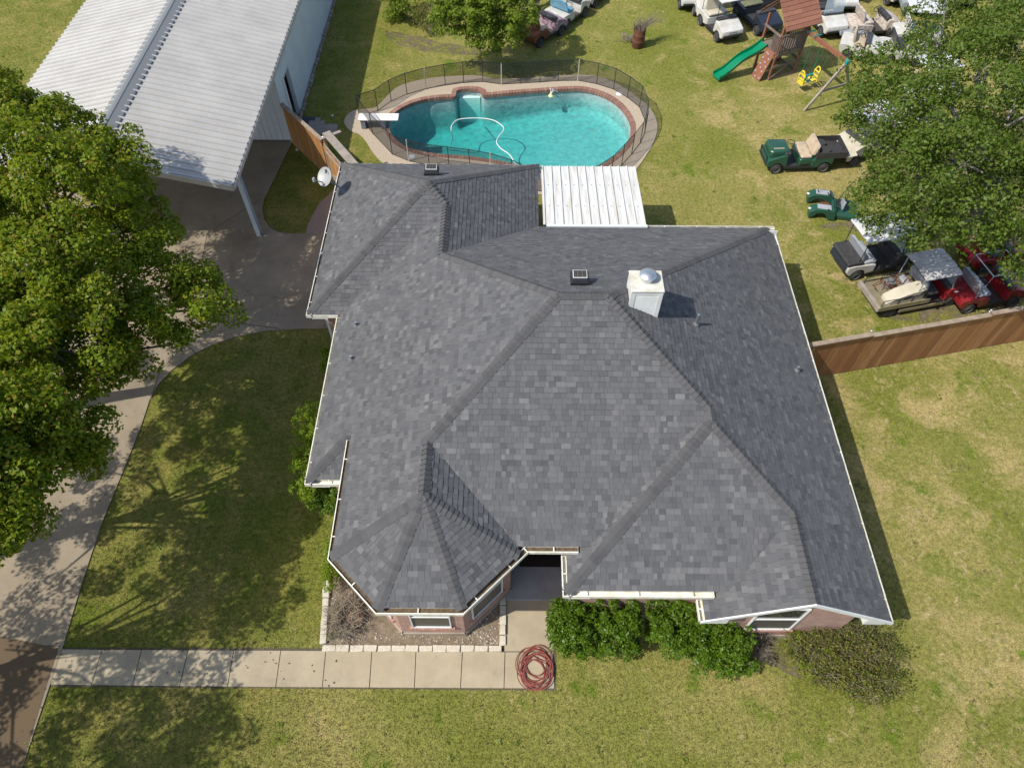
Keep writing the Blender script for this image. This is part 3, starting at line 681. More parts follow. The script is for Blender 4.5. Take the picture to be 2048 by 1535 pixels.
# bed in front of the octagonal bay
M['soil'] = mat('soil', (.22, .17, .11), 1, var=(.13, .10, .07), scale=5, bump=.8, bscale=25, detail=10)
bed = [G2(*q) for q in [(652, 1160), (648, 1292), (1003, 1293), (1006, 1195), (1006, 1120)]]
structure(slab(ccw(bed + [(-2, 7), (-3.5, 7)]), -.05, .012), 'planting_bed', M['soil'])
gm = MB()
for i in range(900):
    q = (R.uniform(652, 742), R.uniform(1180, 1290)) if R.random() < .7 else (R.uniform(742, 1003), R.uniform(1262, 1292))
    if R.random() < .25: q = (R.uniform(935, 1003), R.uniform(1190, 1290))
    g = G(*q); s = R.uniform(.012, .035); gm.loft([[g + Vector((s * math.cos(a + .5) * k_, s * math.sin(a + .5) * k_, s * h_)) for a in (0, 1.5, 3, 4.6)] for k_, h_ in ((1, .2), (.8, .7), (.3, 1))])
tag(gm.build('gravel', mat('gravel', (.4, .36, .3), .95, island=[(.5, .46, .4), (.25, .2, .14), (.38, .33, .27), (.16, .12, .08)])), kind='stuff')
# edging stones
M['limestone'] = mat('limestone', (.55, .50, .40), .9, var=(.42, .37, .28), scale=6, bump=.5, bscale=30)
def edging(a, b, n, where):
    a, b = Vector(G2(*a)), Vector(G2(*b)); d = (b - a) / n; u = d.normalized(); v = Vector((-u.y, u.x)) * .075
    for i in range(n):
        p, q_ = a + d * i + u * .007, a + d * (i + 1) - u * .007; h_ = .10 + R.uniform(-.02, .02); mb = MB(); v2 = v * R.uniform(.9, 1.1)
        b_ = [p - v2, q_ - v2, q_ + v2, p + v2]; j = [Vector((R.uniform(-.012, .012), R.uniform(-.012, .012))) for _ in b_]
        mb.loft([[(*(x + y), z) for x, y in zip(b_, j)] for z in (-.03, h_ - .015)] + [[(*(x * .94 + (p + q_) * .03), h_) for x in b_]])
        tag(single(mb, 'edging_stone', M['limestone'], where, 'edging stone'), group='limestone edging of the front bed')
edging((645, 1297), (1004, 1298), 13, 'pale limestone edging block in the row along the front walk')
edging((655, 1162), (647, 1288), 7, 'pale limestone edging block in the row on the lawn side of the bed')
edging((1005, 1292), (1006, 1192), 5, 'pale limestone edging block in the row beside the entry walk')

# ---------------------------------------------------------------- pool
M['coping'] = mat('coping', (.34, .14, .11), .85, island=[(.26, .13, .095), (.21, .11, .08), (.29, .165, .125)])
M['plaster'] = mat('plaster', (.44, .50, .48), .8, var=(.30, .37, .36), scale=4.5, detail=6)  # the mottle in the plaster colour stands in for ripple light on the basin
pool = thing('swimming_pool', 'long kidney shaped swimming pool with red brick coping and teal water', 'swimming pool', (2.5, 24, 0), world=True)
cp = MB(); per = [0]; k = len(WATER)
IN = WATER
i = 0; acc = []
for a in range(k):   # bricks set on edge round the rim
    p0, p1, q0, q1 = IN[a], IN[(a + 1) % k], COPE[a], COPE[(a + 1) % k]; Ln = (p1 - p0).length; m = max(1, round(Ln / .14))
    for j in range(m):
        t0, t1 = (j + .06) / m, (j + .94) / m; z = .055 + R.uniform(-.003, .003)
        A, B, C, D = p0.lerp(p1, t0), p0.lerp(p1, t1), q0.lerp(q1, t1), q0.lerp(q1, t0)
        slab([A, B, C, D], -.1, z, cp)
cp.build('coping', M['coping'], pool)
WALLIN = offset_poly(WATER, -.02)
def depth(x): t = min(1, max(0, (x + 3.5) / 6)); return -1.75 + .7 * t
bs = MB(); rings = []
cx_, cy_ = sum(p[0] for p in WATER) / k, sum(p[1] for p in WATER) / k
for s, f in ((1.0, None), (1.0, .8), (.965, .95), (.92, 1.0), (.5, 1.0), (.2, 1)):
    rg = []
    for p in WATER:
        x = cx_ + (p[0] - cx_) * s; y = cy_ + (p[1] - cy_) * s; z = .0 if f is None else depth(x) * f
        rg.append((x, y, z))
    rings.append(rg)
bs.loft([[(p[0], p[1], -.0) for p in offset_poly(WATER, .05)]] + rings[1:], False); bs.face([(p[0], p[1], p[2]) for p in rings[-1]])
bs.build('basin', M['plaster'], pool, smooth=True)
mt = MB().box(2.05 - 3.0, 0, 0, 2.1 - 3, .1, .1)
# sun shelf in the alcove
sh = [G2(*zz(*q), -.35) for q in [(800, 527), (900, 532), (908, 578), (785, 580)]]
slab(ccw(sh), -2.3, -.3).build('tanning_shelf', mat('shelf', (.75, .78, .72), .8), pool)
def watermat():
    m = bpy.data.materials.new('pool_water'); m.use_nodes = True; t = m.node_tree; N = t.nodes; L = t.links; N.remove(N['Principled BSDF']); o = N['Material Output']
    tr = N.new('ShaderNodeBsdfTransparent'); gl = N.new('ShaderNodeBsdfGlossy'); gl.inputs['Roughness'].default_value = .04
    fr = N.new('ShaderNodeFresnel'); fr.inputs[0].default_value = 1.33; mx = N.new('ShaderNodeMixShader')
    tc = N.new('ShaderNodeTexCoord'); n = N.new('ShaderNodeTexNoise'); n.inputs['Scale'].default_value = 3.2; n.inputs['Detail'].default_value = 4; n.inputs['Distortion'].default_value = .8
    L.new(tc.outputs['Object'], n.inputs['Vector']); b = N.new('ShaderNodeBump'); b.inputs['Strength'].default_value = 1; b.inputs['Distance'].default_value = .11; L.new(n.outputs[0], b.inputs['Height'])
    L.new(b.outputs[0], gl.inputs['Normal']); L.new(b.outputs[0], fr.inputs['Normal'])
    ge = N.new('ShaderNodeNewGeometry'); iv = N.new('ShaderNodeMath'); iv.operation = 'SUBTRACT'; iv.inputs[0].default_value = 1; L.new(ge.outputs['Backfacing'], iv.inputs[1])
    mu = N.new('ShaderNodeMath'); mu.operation = 'MULTIPLY'; L.new(fr.outputs[0], mu.inputs[0]); L.new(iv.outputs[0], mu.inputs[1])
    L.new(mu.outputs[0], mx.inputs[0]); L.new(tr.outputs[0], mx.inputs[1]); L.new(gl.outputs[0], mx.inputs[2]); L.new(mx.outputs[0], o.inputs['Surface'])
    va = N.new('ShaderNodeVolumeAbsorption'); va.inputs[0].default_value = (.06, .81, .80, 1); va.inputs[1].default_value = .62; L.new(va.outputs[0], o.inputs['Volume'])
    return m
M['water'] = watermat()
wt = MB(); rr = [[(p[0], p[1], -.06) for p in WALLIN]]
for s, f in ((.99, .78), (.955, .93), (.91, .985), (.5, .985), (.2, .985)): rr.append([(cx_ + (p[0] - cx_) * s, cy_ + (p[1] - cy_) * s, depth(cx_ + (p[0] - cx_) * s) * f) for p in WATER])
wt.loft(rr, True); wo = wt.build('water', M['water']); wo['kind'] = 'structure'
hp = smoothpoly([(*G2(*zz(*q), z_), z_) for q, z_ in [((722, 895), -1.9), ((735, 855), -1.3), ((745, 810), -.6), ((738, 760), -.05), ((745, 728), -.03), ((775, 702), -.02), ((830, 693), -.02), ((910, 692), -.02), ((985, 704), -.02), ((1035, 735), -.02), ((1045, 762), -.02), ((1015, 800), -.02), ((1005, 835), -.02), ((1030, 870), -.02), ((1080, 905), -.02), ((1112, 955), -.02), ((1150, 990), -.02)]], 5, False)
pch = MB().tube(hp, .021, 8)
o = single(pch, 'pool_cleaner_hose', mat('hosewhite', (.58, .60, .58), .4), 'white pool cleaner hose floating in an S curve across the teal water', 'hose', smooth=True)
g = G(*zz(722, 895), -2.0); single(MB().rbox(g.x - .18, g.y - .14, -2.15, g.x + .18, g.y + .14, -1.92, .05), 'pool_cleaner', M['dishgrey'], 'dark pool cleaner robot at the end of the hose under water', 'pool cleaner')
for (x, y), lab in (((508, 922), 'round white skimmer lid on the deck nearest the house'), ((1720, 555), 'round white skimmer lid on the far deck near the rounded pool end')):
    g = G(*zz(x, y)); single(MB().lathe([(.14, .036), (.14, .046), (.13, .052), (.01, .053)], (g.x, g.y, 0), k=20), 'skimmer_lid', M['white'], lab, 'skimmer lid', 'skimmer lids of the pool')
g = G(*zz(1322, 556), 0); fl = thing('pool_float', 'small pale yellow chlorine float with white spray tubes near the far coping', 'pool float', (g.x, g.y, -.06))
MB().lathe([(.02, -.06), (.09, -.03), (.11, .03), (.06, .09), (.03, .16)], k=14).build('float_body', mat('paleyellow', (.75, .68, .30), .5), fl, smooth=True)
for a in (0, .9, 1.8): MB().tube([(0, 0, .12), (.14 * math.cos(a), .05 + .14 * math.sin(a), .26), (.3 * math.cos(a), .1 + .25 * math.sin(a), .16)], .012, 5).build('spray_tube', M['white'], fl)
# diving board
a, b2 = G(*zz(196, 684), .48), G(*zz(430, 684), .48)
db = thing('diving_board', 'white diving board reaching over the left end of the pool', 'diving board', (a.x, a.y, .035), world=True)
w_ = .23; MB().hull8([(a.x, a.y - w_, .44), (b2.x, b2.y - w_, .44), (b2.x, b2.y + w_, .44), (a.x, a.y + w_, .44)], [(a.x, a.y - w_, .50), (b2.x, b2.y - w_, .49), (b2.x, b2.y + w_, .49), (a.x, a.y + w_, .50)]).build('board', mat('boardwhite', (.72, .70, .66), .8, var=(.6, .57, .52), scale=4), db, bevel=.012)
for x in (a.x + .08, a.x + .9):
    MB().rbox(x, a.y - .2, .03, x + .2, a.y + .2, .438, .02).build('stand', M['dishgrey'], db)
# mesh safety fence
tops = [(178, 560), (290, 525), (370, 470), (465, 430), (580, 398), (695, 378), (805, 363), (920, 357), (1032, 372), (1148, 366), (1262, 360), (1372, 352), (1490, 350), (1603, 370), (1705, 402), (1788, 450), (1860, 505), (1896, 590), (1893, 655), (1866, 715), (1815, 780), (1755, 845), (1690, 912), (1600, 970), (1480, 1000), (1340, 1010), (1200, 985), (1090, 935), (967, 898), (841, 875), (716, 860), (597, 845), (475, 820), (375, 780), (258, 660)]
FH = 1.02
FP = [Vector(G2(*zz(*q), FH)) for q in tops]
pf = thing('pool_fence', 'black see-through mesh safety fence on thin posts all around the pool', 'pool fence', (FP[0].x, FP[0].y, .035), world=True)
def meshmat():
    m = bpy.data.materials.new('fence_mesh'); m.use_nodes = True; t = m.node_tree; N = t.nodes; L = t.links; p = N['Principled BSDF']; p.inputs[0].default_value = (.012, .013, .014, 1); p.inputs['Roughness'].default_value = .7
    p.inputs['Alpha'].default_value = .45; return m
M['fmesh'] = meshmat(); M['postblack'] = mat('postblack', (.02, .021, .023), .5); M['postgrey'] = mat('postgrey', (.42, .42, .36), .5)
nF = len(FP)
for i in range(nF):
    p, q_ = FP[i], FP[(i + 1) % nF]
    dbl = i in (4, 8, 12, 28, 32)
    MB().tube([(p.x, p.y, .03), (p.x, p.y, FH + .02)], .016 if not dbl else .022, 8).build('post', M['postgrey' if dbl else 'postblack'], pf)
    MB().face([(p.x, p.y, .05), (q_.x, q_.y, .05), (q_.x, q_.y, FH), (p.x, p.y, FH)]).build('mesh_panel', M['fmesh'], pf)
    MB().bar((p.x, p.y, FH), (q_.x, q_.y, FH), .018, .022).build('top_rail', M['postblack'], pf)
    MB().bar((p.x, p.y, .06), (q_.x, q_.y, .06), .012, .02).build('bottom_rail', M['postblack'], pf)

# grass blades standing in the lawn
def inside(P, poly):
    x, y = P[:, 0], P[:, 1]; r = np.zeros(len(P), bool); k = len(poly)
    for i in range(k):
        (x0, y0), (x1, y1) = poly[i - 1][:2], poly[i][:2]
        if y0 == y1: continue
        c = ((y0 > y) != (y1 > y)) & (x < (x1 - x0) * (y - y0) / (y1 - y0) + x0); r ^= c
    return r
nG = 800000
U = NR.uniform(-700, 2750, nG); Vv = NR.uniform(-180, 2250, nG)
D = np.array(c_f)[None] * 1420 + np.array(c_r)[None] * (U - 1024)[:, None] - np.array(c_u)[None] * (Vv - 767.5)[:, None]
P = D * (-CH / D[:, 2:3]) + np.array([0, 0, CH])
keep = ~inside(P, drv) & ~inside(P, [tuple(q) for q in DECK])
for poly in ([G2(97, 1370), G2(1110, 1377), G2(1107, 1302), G2(122, 1297)], [G2(1006, 1120), G2(1107, 1120), G2(1107, 1305), G2(1006, 1305)], [G2(*q) for q in [(652, 1160), (648, 1298), (1006, 1299), (1006, 1120)]], [G2(612, 468), G2(616, 450), G2(628, 425), G2(642, 404), G2(660, 388), (-4.9, 21.5), (-4.9, 17.6)],
             [(-17.7, 24.8), (-8.9, 24.8), (-8.9, 47), (-17.7, 47)], [(XO + OH, 5), (XR - OH, 5.1), (XR - OH, YB - OH), (GR, YB - OH), (GR, GBk - OH), (GL + OH, GBk - OH), (GL + OH, GF), (XO, GF)]):
    keep &= ~inside(P, poly)
P = P[keep]; n = len(P); dist = np.linalg.norm(P - np.array([0, 0, CH]), axis=1, keepdims=True)
Ld = (.026 + .0007 * dist) * NR.uniform(.6, 1.35, (n, 1)); th_ = NR.uniform(0, 2 * np.pi, (n, 1)); lean = NR.uniform(.6, 1.4, (n, 1))
d = np.concatenate([np.cos(th_) * np.sin(lean), np.sin(th_) * np.sin(lean), np.cos(lean)], 1); s = np.concatenate([-np.sin(th_), np.cos(th_), 0 * th_], 1) * Ld * .2
V = np.stack([P - s * .8, P + s * .8, P + d * Ld * .55 + s * .7, P + d * Ld, P + d * Ld * .55 - s * .7], 1)
V = np.stack([P - s, P + s, P + d * Ld + s * .5, P + d * Ld - s * .5], 1).reshape(-1, 3)
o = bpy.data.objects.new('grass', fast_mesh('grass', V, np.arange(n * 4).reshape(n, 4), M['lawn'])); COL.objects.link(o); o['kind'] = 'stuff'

# broad leaved weeds scattered in the turf
W_ = P[NR.randint(0, len(P), 220)]; n_l = 7; Cw = np.repeat(W_, n_l, 0); ang = NR.uniform(0, 2 * np.pi, len(Cw)); rr_ = NR.uniform(.02, .09, len(Cw)) * np.repeat(NR.uniform(.6, 1.5, len(W_)), n_l)
Cw = Cw + np.stack([np.cos(ang) * rr_, np.sin(ang) * rr_, np.full(len(Cw), .035)], 1)
V, F = leaf_quads(Cw, .085, .75)
o = bpy.data.objects.new('weeds', fast_mesh('weeds', V, F, leafmat('weedleaf', [(.11, .15, .02), (.14, .175, .026), (.12, .16, .022), (.18, .19, .05)], .2, .5, .25))); COL.objects.link(o); o['kind'] = 'stuff'

# worn bare soil: irregular thin sheets 5 mm over the lawn, the turf growing through
def soil_patch(px, seed):
    r_ = random.Random(seed); pts = [Vector(G2(*q)) for q in px]; pts = [Vector(q[:2]) for q in smoothpoly([tuple(q) for q in pts], 6)]
    return [q + Vector((r_.uniform(-.07, .07), r_.uniform(-.07, .07))) for q in pts]
sb = MB()
for i, px in enumerate((((1745, 622), (1800, 600), (1890, 600), (2010, 590), (2060, 600), (2050, 622), (1960, 645), (1880, 648), (1790, 640)), ((1640, 452), (1690, 440), (1760, 425), (1790, 440), (1740, 462), (1680, 462)), ((765, 62), (830, 72), (900, 88), (985, 100), (960, 112), (870, 105), (800, 92)), ((1505, 1290), (1560, 1275), (1590, 1300), (1600, 1350), (1560, 1340), (1520, 1320)), ((1675, 555), (1720, 562), (1800, 548), (1790, 562), (1720, 575)))):
    q = ccw(soil_patch(px, i)); sb.face([(v_.x, v_.y, .005 + .0004 * i) for v_ in q])
bsm = mat('baresoil', (.20, .155, .105), 1, var=(.11, .085, .06), scale=4, bump=.6, bscale=25, detail=8); t_ = bsm.node_tree; N_ = t_.nodes
n_ = N_.new('ShaderNodeTexNoise'); n_.inputs['Scale'].default_value = 2.4; n_.inputs['Detail'].default_value = 7; n_.inputs['Roughness'].default_value = .75; tc_ = N_.new('ShaderNodeTexCoord'); t_.links.new(tc_.outputs['Object'], n_.inputs['Vector'])
m_ = N_.new('ShaderNodeMapRange'); m_.inputs[1].default_value = .42; m_.inputs[2].default_value = .60; m_.inputs[4].default_value = .85; t_.links.new(n_.outputs[0], m_.inputs[0]); t_.links.new(m_.outputs[0], N_['Principled BSDF'].inputs['Alpha'])
structure(sb, 'bare_soil', bsm)
# ---------------------------------------------------------------- metal barn with an open carport bay in front
barn = thing('metal_barn', 'long white ribbed metal barn with a carport bay and an open side door', 'barn', (-13, 28, 0), world=True)
M['barnroof'] = mat('barnroof', (.455, .44, .41), .45, var=(.39, .375, .35), scale=.8, metal=.1)
M['barnwall'] = mat('barnwall', (.60, .64, .66), .5, var=(.53, .57, .60), scale=1.2)
bxE, bxR, bxW, zE, zRg, zWt = -8.9, -13.05, -17.65, 3.1, 4.12, 3.1
by0, by1 = 18.25, 46
def ribbed(xa, za, xb, zb, name):
    """trapezoid ribs running down the slope, stacked along the ridge"""
    mb = MB(); prof = []; y = by0; P_ = .305
    while y < by1: prof += [(y, .0), (y + .022, .06), (y + .075, .06), (y + .10, 0), (y + .19, .0), (y + .198, .014), (y + .206, .014), (y + .214, 0)]; y += P_
    prof.append((by1, 0))
    mb.loft([[(xa, q[0], za + q[1]) for q in prof], [(xb, q[0], zb + q[1]) for q in prof]], False, False)
    mb.loft([[(xa, q[0], za - .02) for q in prof[::8]], [(xb, q[0], zb - .02) for q in prof[::8]]], False, False)
    return mb.build(name, M['barnroof'], barn)
rf = ribbed(bxE, zE, bxR, zRg, 'roof'); ribbed(bxR, zRg, bxW, zWt, 'roof')
b = MB()
b.loft([[(bxR - .36, y, zRg - .05), (bxR - .34, y, zRg - .03), (bxR - .07, y, zRg + .055), (bxR - .05, y, zRg + .085), (bxR + .05, y, zRg + .085), (bxR + .07, y, zRg + .055), (bxR + .34, y, zRg - .03), (bxR + .36, y, zRg - .05)] for y in (by0 - .03, by1)], False, False)
b.build('ridge_cap', mat('ridgesteel', (.21, .212, .205), .4, metal=.3), rf)
b = MB()
for xa, za, xb, zb in ((bxE, zE, bxR, zRg), (bxR, zRg, bxW, zWt)): b.hull8([(xa, by0 - .05, za - .16), (xb, by0 - .05, zb - .16), (xb, by0 - .006, zb - .16), (xa, by0 - .006, za - .16)], [(xa, by0 - .05, za + .04), (xb, by0 - .05, zb + .04), (xb, by0 - .006, zb + .04), (xa, by0 - .006, za + .04)])
b.box(bxE - .02, by0, zE - .17, bxE + .03, by1, zE - .022); b.build('fascia', M['barnroof'], barn)
def ribwall(a, b_, z0, z1, gable=None):
    a, b_ = Vector((*a, 0)), Vector((*b_, 0)); d = (b_ - a); Ln = d.length; d.normalize(); n = Vector((d.y, -d.x, 0)); prof = []; s = 0
    while s < Ln - .2: prof += [(s, 0), (s + .02, .022), (s + .05, .022), (s + .07, 0)]; s += .229
    prof.append((Ln, 0))
    ztop = (lambda s: z1) if gable is None else gable
    mb = MB(); mb.loft([[a + d * s + n * o + Vector((0, 0, z0)) for s, o in prof], [a + d * s + n * o + Vector((0, 0, ztop(s))) for s, o in prof]], False, False); return mb
wx, wy = -8.99, 24.85; dy0, dy1, dz = 25.75, 26.75, 2.15
for m_ in (ribwall((wx, wy), (wx, dy0), .02, zE - .03), ribwall((wx, dy1), (wx, by1), .02, zE - .03), ribwall((wx, dy0), (wx, dy1), dz, zE - .03), ribwall((-17.6, wy), (wx, wy), .1, 3, lambda s: min(zE - .05 + s * .24, zRg - .05 - (s - 4.55) * .24 if s > 4.55 else 9)), ribwall((-17.58, by1), (-17.58, wy), .02, zWt - .03)):
    m_.build('wall', M['barnwall'], barn)
MB().box(wx - .02, wy - .03, .02, wx + .034, wy + .09, zE - .05).box(wx + .003, wy + .09, .021, wx + .034, dy0 - .1, .0209).build('corner_trim', M['barnwall'], barn)
df = MB().box(wx - .14, dy0 - .06, .02, wx + .03, dy0, dz + .06).box(wx - .14, dy1, .02, wx + .03, dy1 + .06, dz + .06).box(wx - .14, dy0, dz, wx + .028, dy1, dz + .058).build('door_frame', M['trimgrey'], barn)
q1, q2 = Vector((wx - .06, dy0 + .1, 0)), Vector((wx - .16, dy0 + .62, 0)); nn = Vector((.035, -.02, 0))
MB().hull8([q1 + Vector((0, 0, .05)), q2 + Vector((0, 0, .05)), q2 + nn + Vector((0, 0, .05)), q1 + nn + Vector((0, 0, .05))], [q1 + Vector((0, 0, dz - .03)), q2 + Vector((0, 0, dz - .03)), q2 + nn + Vector((0, 0, dz - .03)), q1 + nn + Vector((0, 0, dz - .03))]).build('door', M['white'], barn)
MB().box(-17.5, wy + .05, .0, wx - .03, by1 - .1, .06).build('barn_floor', M['concrete'], barn)
for x, y in ((-9.14, 19.35), (-17.4, 19.35)): MB().box(x - .075, y - .10, .02, x + .075, y - .085, zE - .03).box(x - .075, y + .085, .02, x + .075, y + .1, zE - .03).box(x - .012, y - .084, .02, x + .012, y + .084, zE - .03).build('carport_post', mat('postblue', (.46, .52, .56), .5), barn)
MB().box(-17.4, 19.28, zE - .3, -9.05, 19.42, zE - .06).build('carport_beam', M['barnroof'], barn)
b = MB()
for i in range(60): y = wy + .25 + i * .35; b.rbox(wx + .03, y, -.02, wx + .13 + R.random() * .05, y + .30, .10 + R.random() * .05, .03)
b.build('foundation_stones', mat('sandstone', (.26, .21, .16), .95, island=[(.3, .25, .19), (.2, .16, .12), (.26, .2, .15)]), barn)

# ---------------------------------------------------------------- timber fences
M['cedar'] = mat('cedar', (.2, .09, .035), .85, island=[(.30, .125, .035), (.22, .088, .025), (.35, .16, .052), (.26, .105, .03), (.40, .20, .075)], var=(.15, .06, .018), scale=3, coord='Object', stretch=(8, 8, .6))
M['orangecedar'] = mat('orangecedar', (.36, .17, .05), .85, island=[(.38, .18, .05), (.28, .125, .035), (.44, .235, .08), (.33, .155, .05)], var=(.18, .09, .03), scale=3, stretch=(8, 8, .6))
M['greywood'] = mat('greywood', (.30, .255, .205), .9, var=(.21, .18, .15), scale=4, bump=.3, bscale=40)
M['capwood'] = mat('capwood', (.30, .235, .17), .9, var=(.20, .15, .105), scale=4)
def board_fence(root, a, b, h, z0=.03, bw=.14, m='cedar', gap=.003, cap=True, steps=(), hs=None):
    a, b = Vector((*a, 0)), Vector((*b, 0)); d = (b - a); Ln = d.length; d.normalize(); n = Vector((d.y, -d.x, 0)); k = int(Ln / bw); mb = MB()
    for i in range(k):
        s0, s1 = i * Ln / k + gap, (i + 1) * Ln / k - gap; o = R.uniform(0, .006); hh = h + R.uniform(-.012, .012)
        p, q_ = a + d * s0 + n * (o + .01), a + d * s1 + n * (o + .01); t = -n * .018
        mb.hull8([p + Vector((0, 0, z0)), q_ + Vector((0, 0, z0)), q_ + t + Vector((0, 0, z0)), p + t + Vector((0, 0, z0))], [p + Vector((0, 0, hh)), q_ + Vector((0, 0, hh)), q_ + t + Vector((0, 0, hh)), p + t + Vector((0, 0, hh))])
    mb.build('boards', M[m], root)
    r_ = MB()
    for zz_ in (.35, 1.0, 1.6): r_.bar(a - n * .035 + Vector((0, 0, zz_)), b - n * .035 + Vector((0, 0, zz_)), .04, .09)
    r_.build('rails', M['greywood'], root)
    if cap: 
        MB().bar(a + n * .005 + Vector((0, 0, h + .035)), b + n * .005 + Vector((0, 0, h + .035)), .15, .03).build('cap_rail', M['capwood'], root)
        MB().bar(a + n * .034 + Vector((0, 0, h - .05)), b + n * .034 + Vector((0, 0, h - .05)), .02, .12).build('trim_board', M['cedar'], root)
    k = max(1, int(Ln / 2.4))
    for i in range(k + 1):
        p = a + d * (Ln * i / k) - n * .09
        MB().tube([(p.x, p.y, 0), (p.x, p.y, h + .05)], .03, 8).lathe([(.036, .0), (.036, .03), (.01, .05)], (p.x, p.y, h + .05), k=8).build('post', M['galv'], root)
fr = thing('wood_fence', 'brown stained board fence with a cap rail running right from the house wall', 'fence', (8.1, 12.8, 0), world=True)
A0, A1 = Vector((8.05, 12.78)), Vector((16.8, 14.69)); dA = (A1 - A0)
f1, f2 = .30, .74
board_fence(fr, A0, A0 + dA * f1, 1.84); board_fence(fr, A0 + dA * (f1 + .002), A0 + dA * f2, 1.78); board_fence(fr, A0 + dA * (f2 + .002), A0 + dA * 1.6, 1.84)
fl = thing('wood_fence', 'orange cedar board fence with a gate between the barn corner and the house', 'fence', (-8.9, 24.6, 0), world=True)
B0, B1, B2 = Vector((-8.92, 24.72)), Vector((-7.05, 22.55)), Vector((-5.35, 20.1))
board_fence(fl, B0, B1, 1.78, m='orangecedar')
board_fence(fl, B1 + (B2 - B1) * .03, B2, 1.55, m='orangecedar', cap=False)
d = (B2 - B1).normalized(); n = Vector((-d.y, d.x)) * -1
n = Vector((d.y, -d.x)); n = -n if n.x < 0 else n
P3 = lambda p, z: Vector((p.x, p.y, z))
gm_ = MB(); gm_.bar(P3(B1 + n * .25, 1.98), P3(B2 + n * .25, 1.98), .30, .05); gm_.build('gate_header', M['greywood'], fl)
gm_ = MB()
for t in (.06, .9): c = B1 + (B2 - B1) * t; gm_.bar(P3(c + n * -.1, 1.92), P3(c + n * .75, 1.92), .14, .06)
gm_.build('header_bracket', M['greywood'], fl)
for t in (.03, .94): c = B1 + (B2 - B1) * t + n * .12; MB().box(c.x - .05, c.y - .05, 0, c.x + .05, c.y + .05, 1.89).build('gate_post', M['orangecedar'], fl)
gm_ = MB(); c0, c1 = B1 + (B2 - B1) * .1 - n * .03, B1 + (B2 - B1) * .88 - n * .03
for (s, z), (s2, z2) in (((0, 1.45), (1, 1.45)), ((0, .35), (1, .35)), ((0, .35), (1, 1.45)), ((0.02, .3), (.02, 1.5)), ((.98, .3), (.98, 1.5))): gm_.bar(P3(c0.lerp(c1, s), z), P3(c0.lerp(c1, s2), z2), .03, .09)
gm_.build('gate_brace', M['greywood'], fl)
# weathered rail fence behind the small trees
for (a, b, lab) in (((800, -20), (905, 30), 'grey weathered rail fence running into the left side of the leafy tree at the back'), ((1040, 42), (1130, -25), 'grey weathered rail fence behind the row of old carts at the back')):
    a, b = Vector(G2(*a)), Vector(G2(*b)); t_ = thing('rail_fence', lab, 'fence', (a.x, a.y, 0), world=True); Ln = (b - a).length; d = (b - a) / Ln
    for z in (.35, .75, 1.15):
        MB().bar(P3(a, z), P3(b, z), .05, .16).build('rail', M['greywood'], t_)
    for i in range(int(Ln / 1.6) + 1): c = a + d * 1.6 * i; MB().box(c.x - .06, c.y + .03, 0, c.x + .06, c.y + .15, 1.3).build('post', M['greywood'], t_)
# pavers and mat by the barn door
M['paver'] = mat('paver', (.30, .25, .205), .95, var=(.22, .185, .155), scale=5)
for x, y in ((727, 1100), (692, 1170), (800, 1155), (682, 1228), (802, 1222), (920, 1225), (1040, 1225), (785, 1300), (905, 1293), (1030, 1290)):
    g = G(550 + x / 9.03, 120 + y / 9.03); zq = .035 + R.uniform(-.008, .008); mb = MB().rbox(g.x - .205, g.y - .235, -.03, g.x + .205, g.y + .235, zq, .015)
    tag(single(mb, 'paver', M['paver'], 'square grey brown paver of the short path beside the cedar fence', 'paver'), group='pavers by the barn door')
g = G(550 + 530 / 9.03, 120 + 1135 / 9.03); single(MB().rbox(g.x - .42, g.y - .38, .0, g.x + .42, g.y + .38, .035, .02), 'rubber_mat', mat('mat2', (.03, .032, .05), .7, var=(.05, .05, .07), scale=30), 'dark rubber mat on the ground at the barn side door', 'mat')

# ---------------------------------------------------------------- trees and shrubs
M['bark'] = mat('bark', (.16, .13, .10), .95, var=(.09, .075, .06), scale=8, bump=.6, bscale=20)
M['greybark'] = mat('greybark', (.24, .215, .185), .95, var=(.15, .135, .115), scale=8)
M['twig'] = mat('twig', (.22, .18, .145), .95, var=(.14, .11, .085), scale=12)
M['drytwig'] = mat('drytwig', (.32, .265, .19), .95, var=(.22, .18, .13), scale=12)
M['leafpear'] = leafmat('leafpear', [(.076, .124, .004), (.122, .18, .006), (.172, .23, .009), (.205, .258, .013), (.138, .194, .007), (.25, .27, .025), (.092, .144, .005), (.156, .21, .008), (.28, .17, .02)], .38, .5, .2)
M['leafoak'] = leafmat('leafoak', [(.048, .088, .008), (.082, .13, .013), (.062, .112, .010), (.112, .158, .022), (.145, .172, .042), (.07, .122, .011), (.098, .148, .018)], .32, .5, .2)
M['leafyel'] = leafmat('leafyel', [(.11, .17, .010), (.17, .23, .016), (.08, .135, .009), (.22, .26, .03), (.13, .19, .012)], .36, .5, .25)
M['leafhedge'] = leafmat('leafhedge', [(.040, .085, .005), (.07, .135, .007), (.10, .175, .010), (.05, .105, .006), (.085, .155, .008), (.13, .20, .016)], .28, .4, .25)
M['leaflime'] = leafmat('leaflime', [(.15, .23, .010), (.21, .28, .014), (.11, .18, .008), (.17, .24, .012)], .36, .5, .25)
M['leafolive'] = leafmat('leafolive', [(.085, .12, .014), (.14, .17, .024), (.18, .19, .035), (.11, .115, .03), (.17, .11, .045), (.11, .16, .018)], .28, .5, .25)
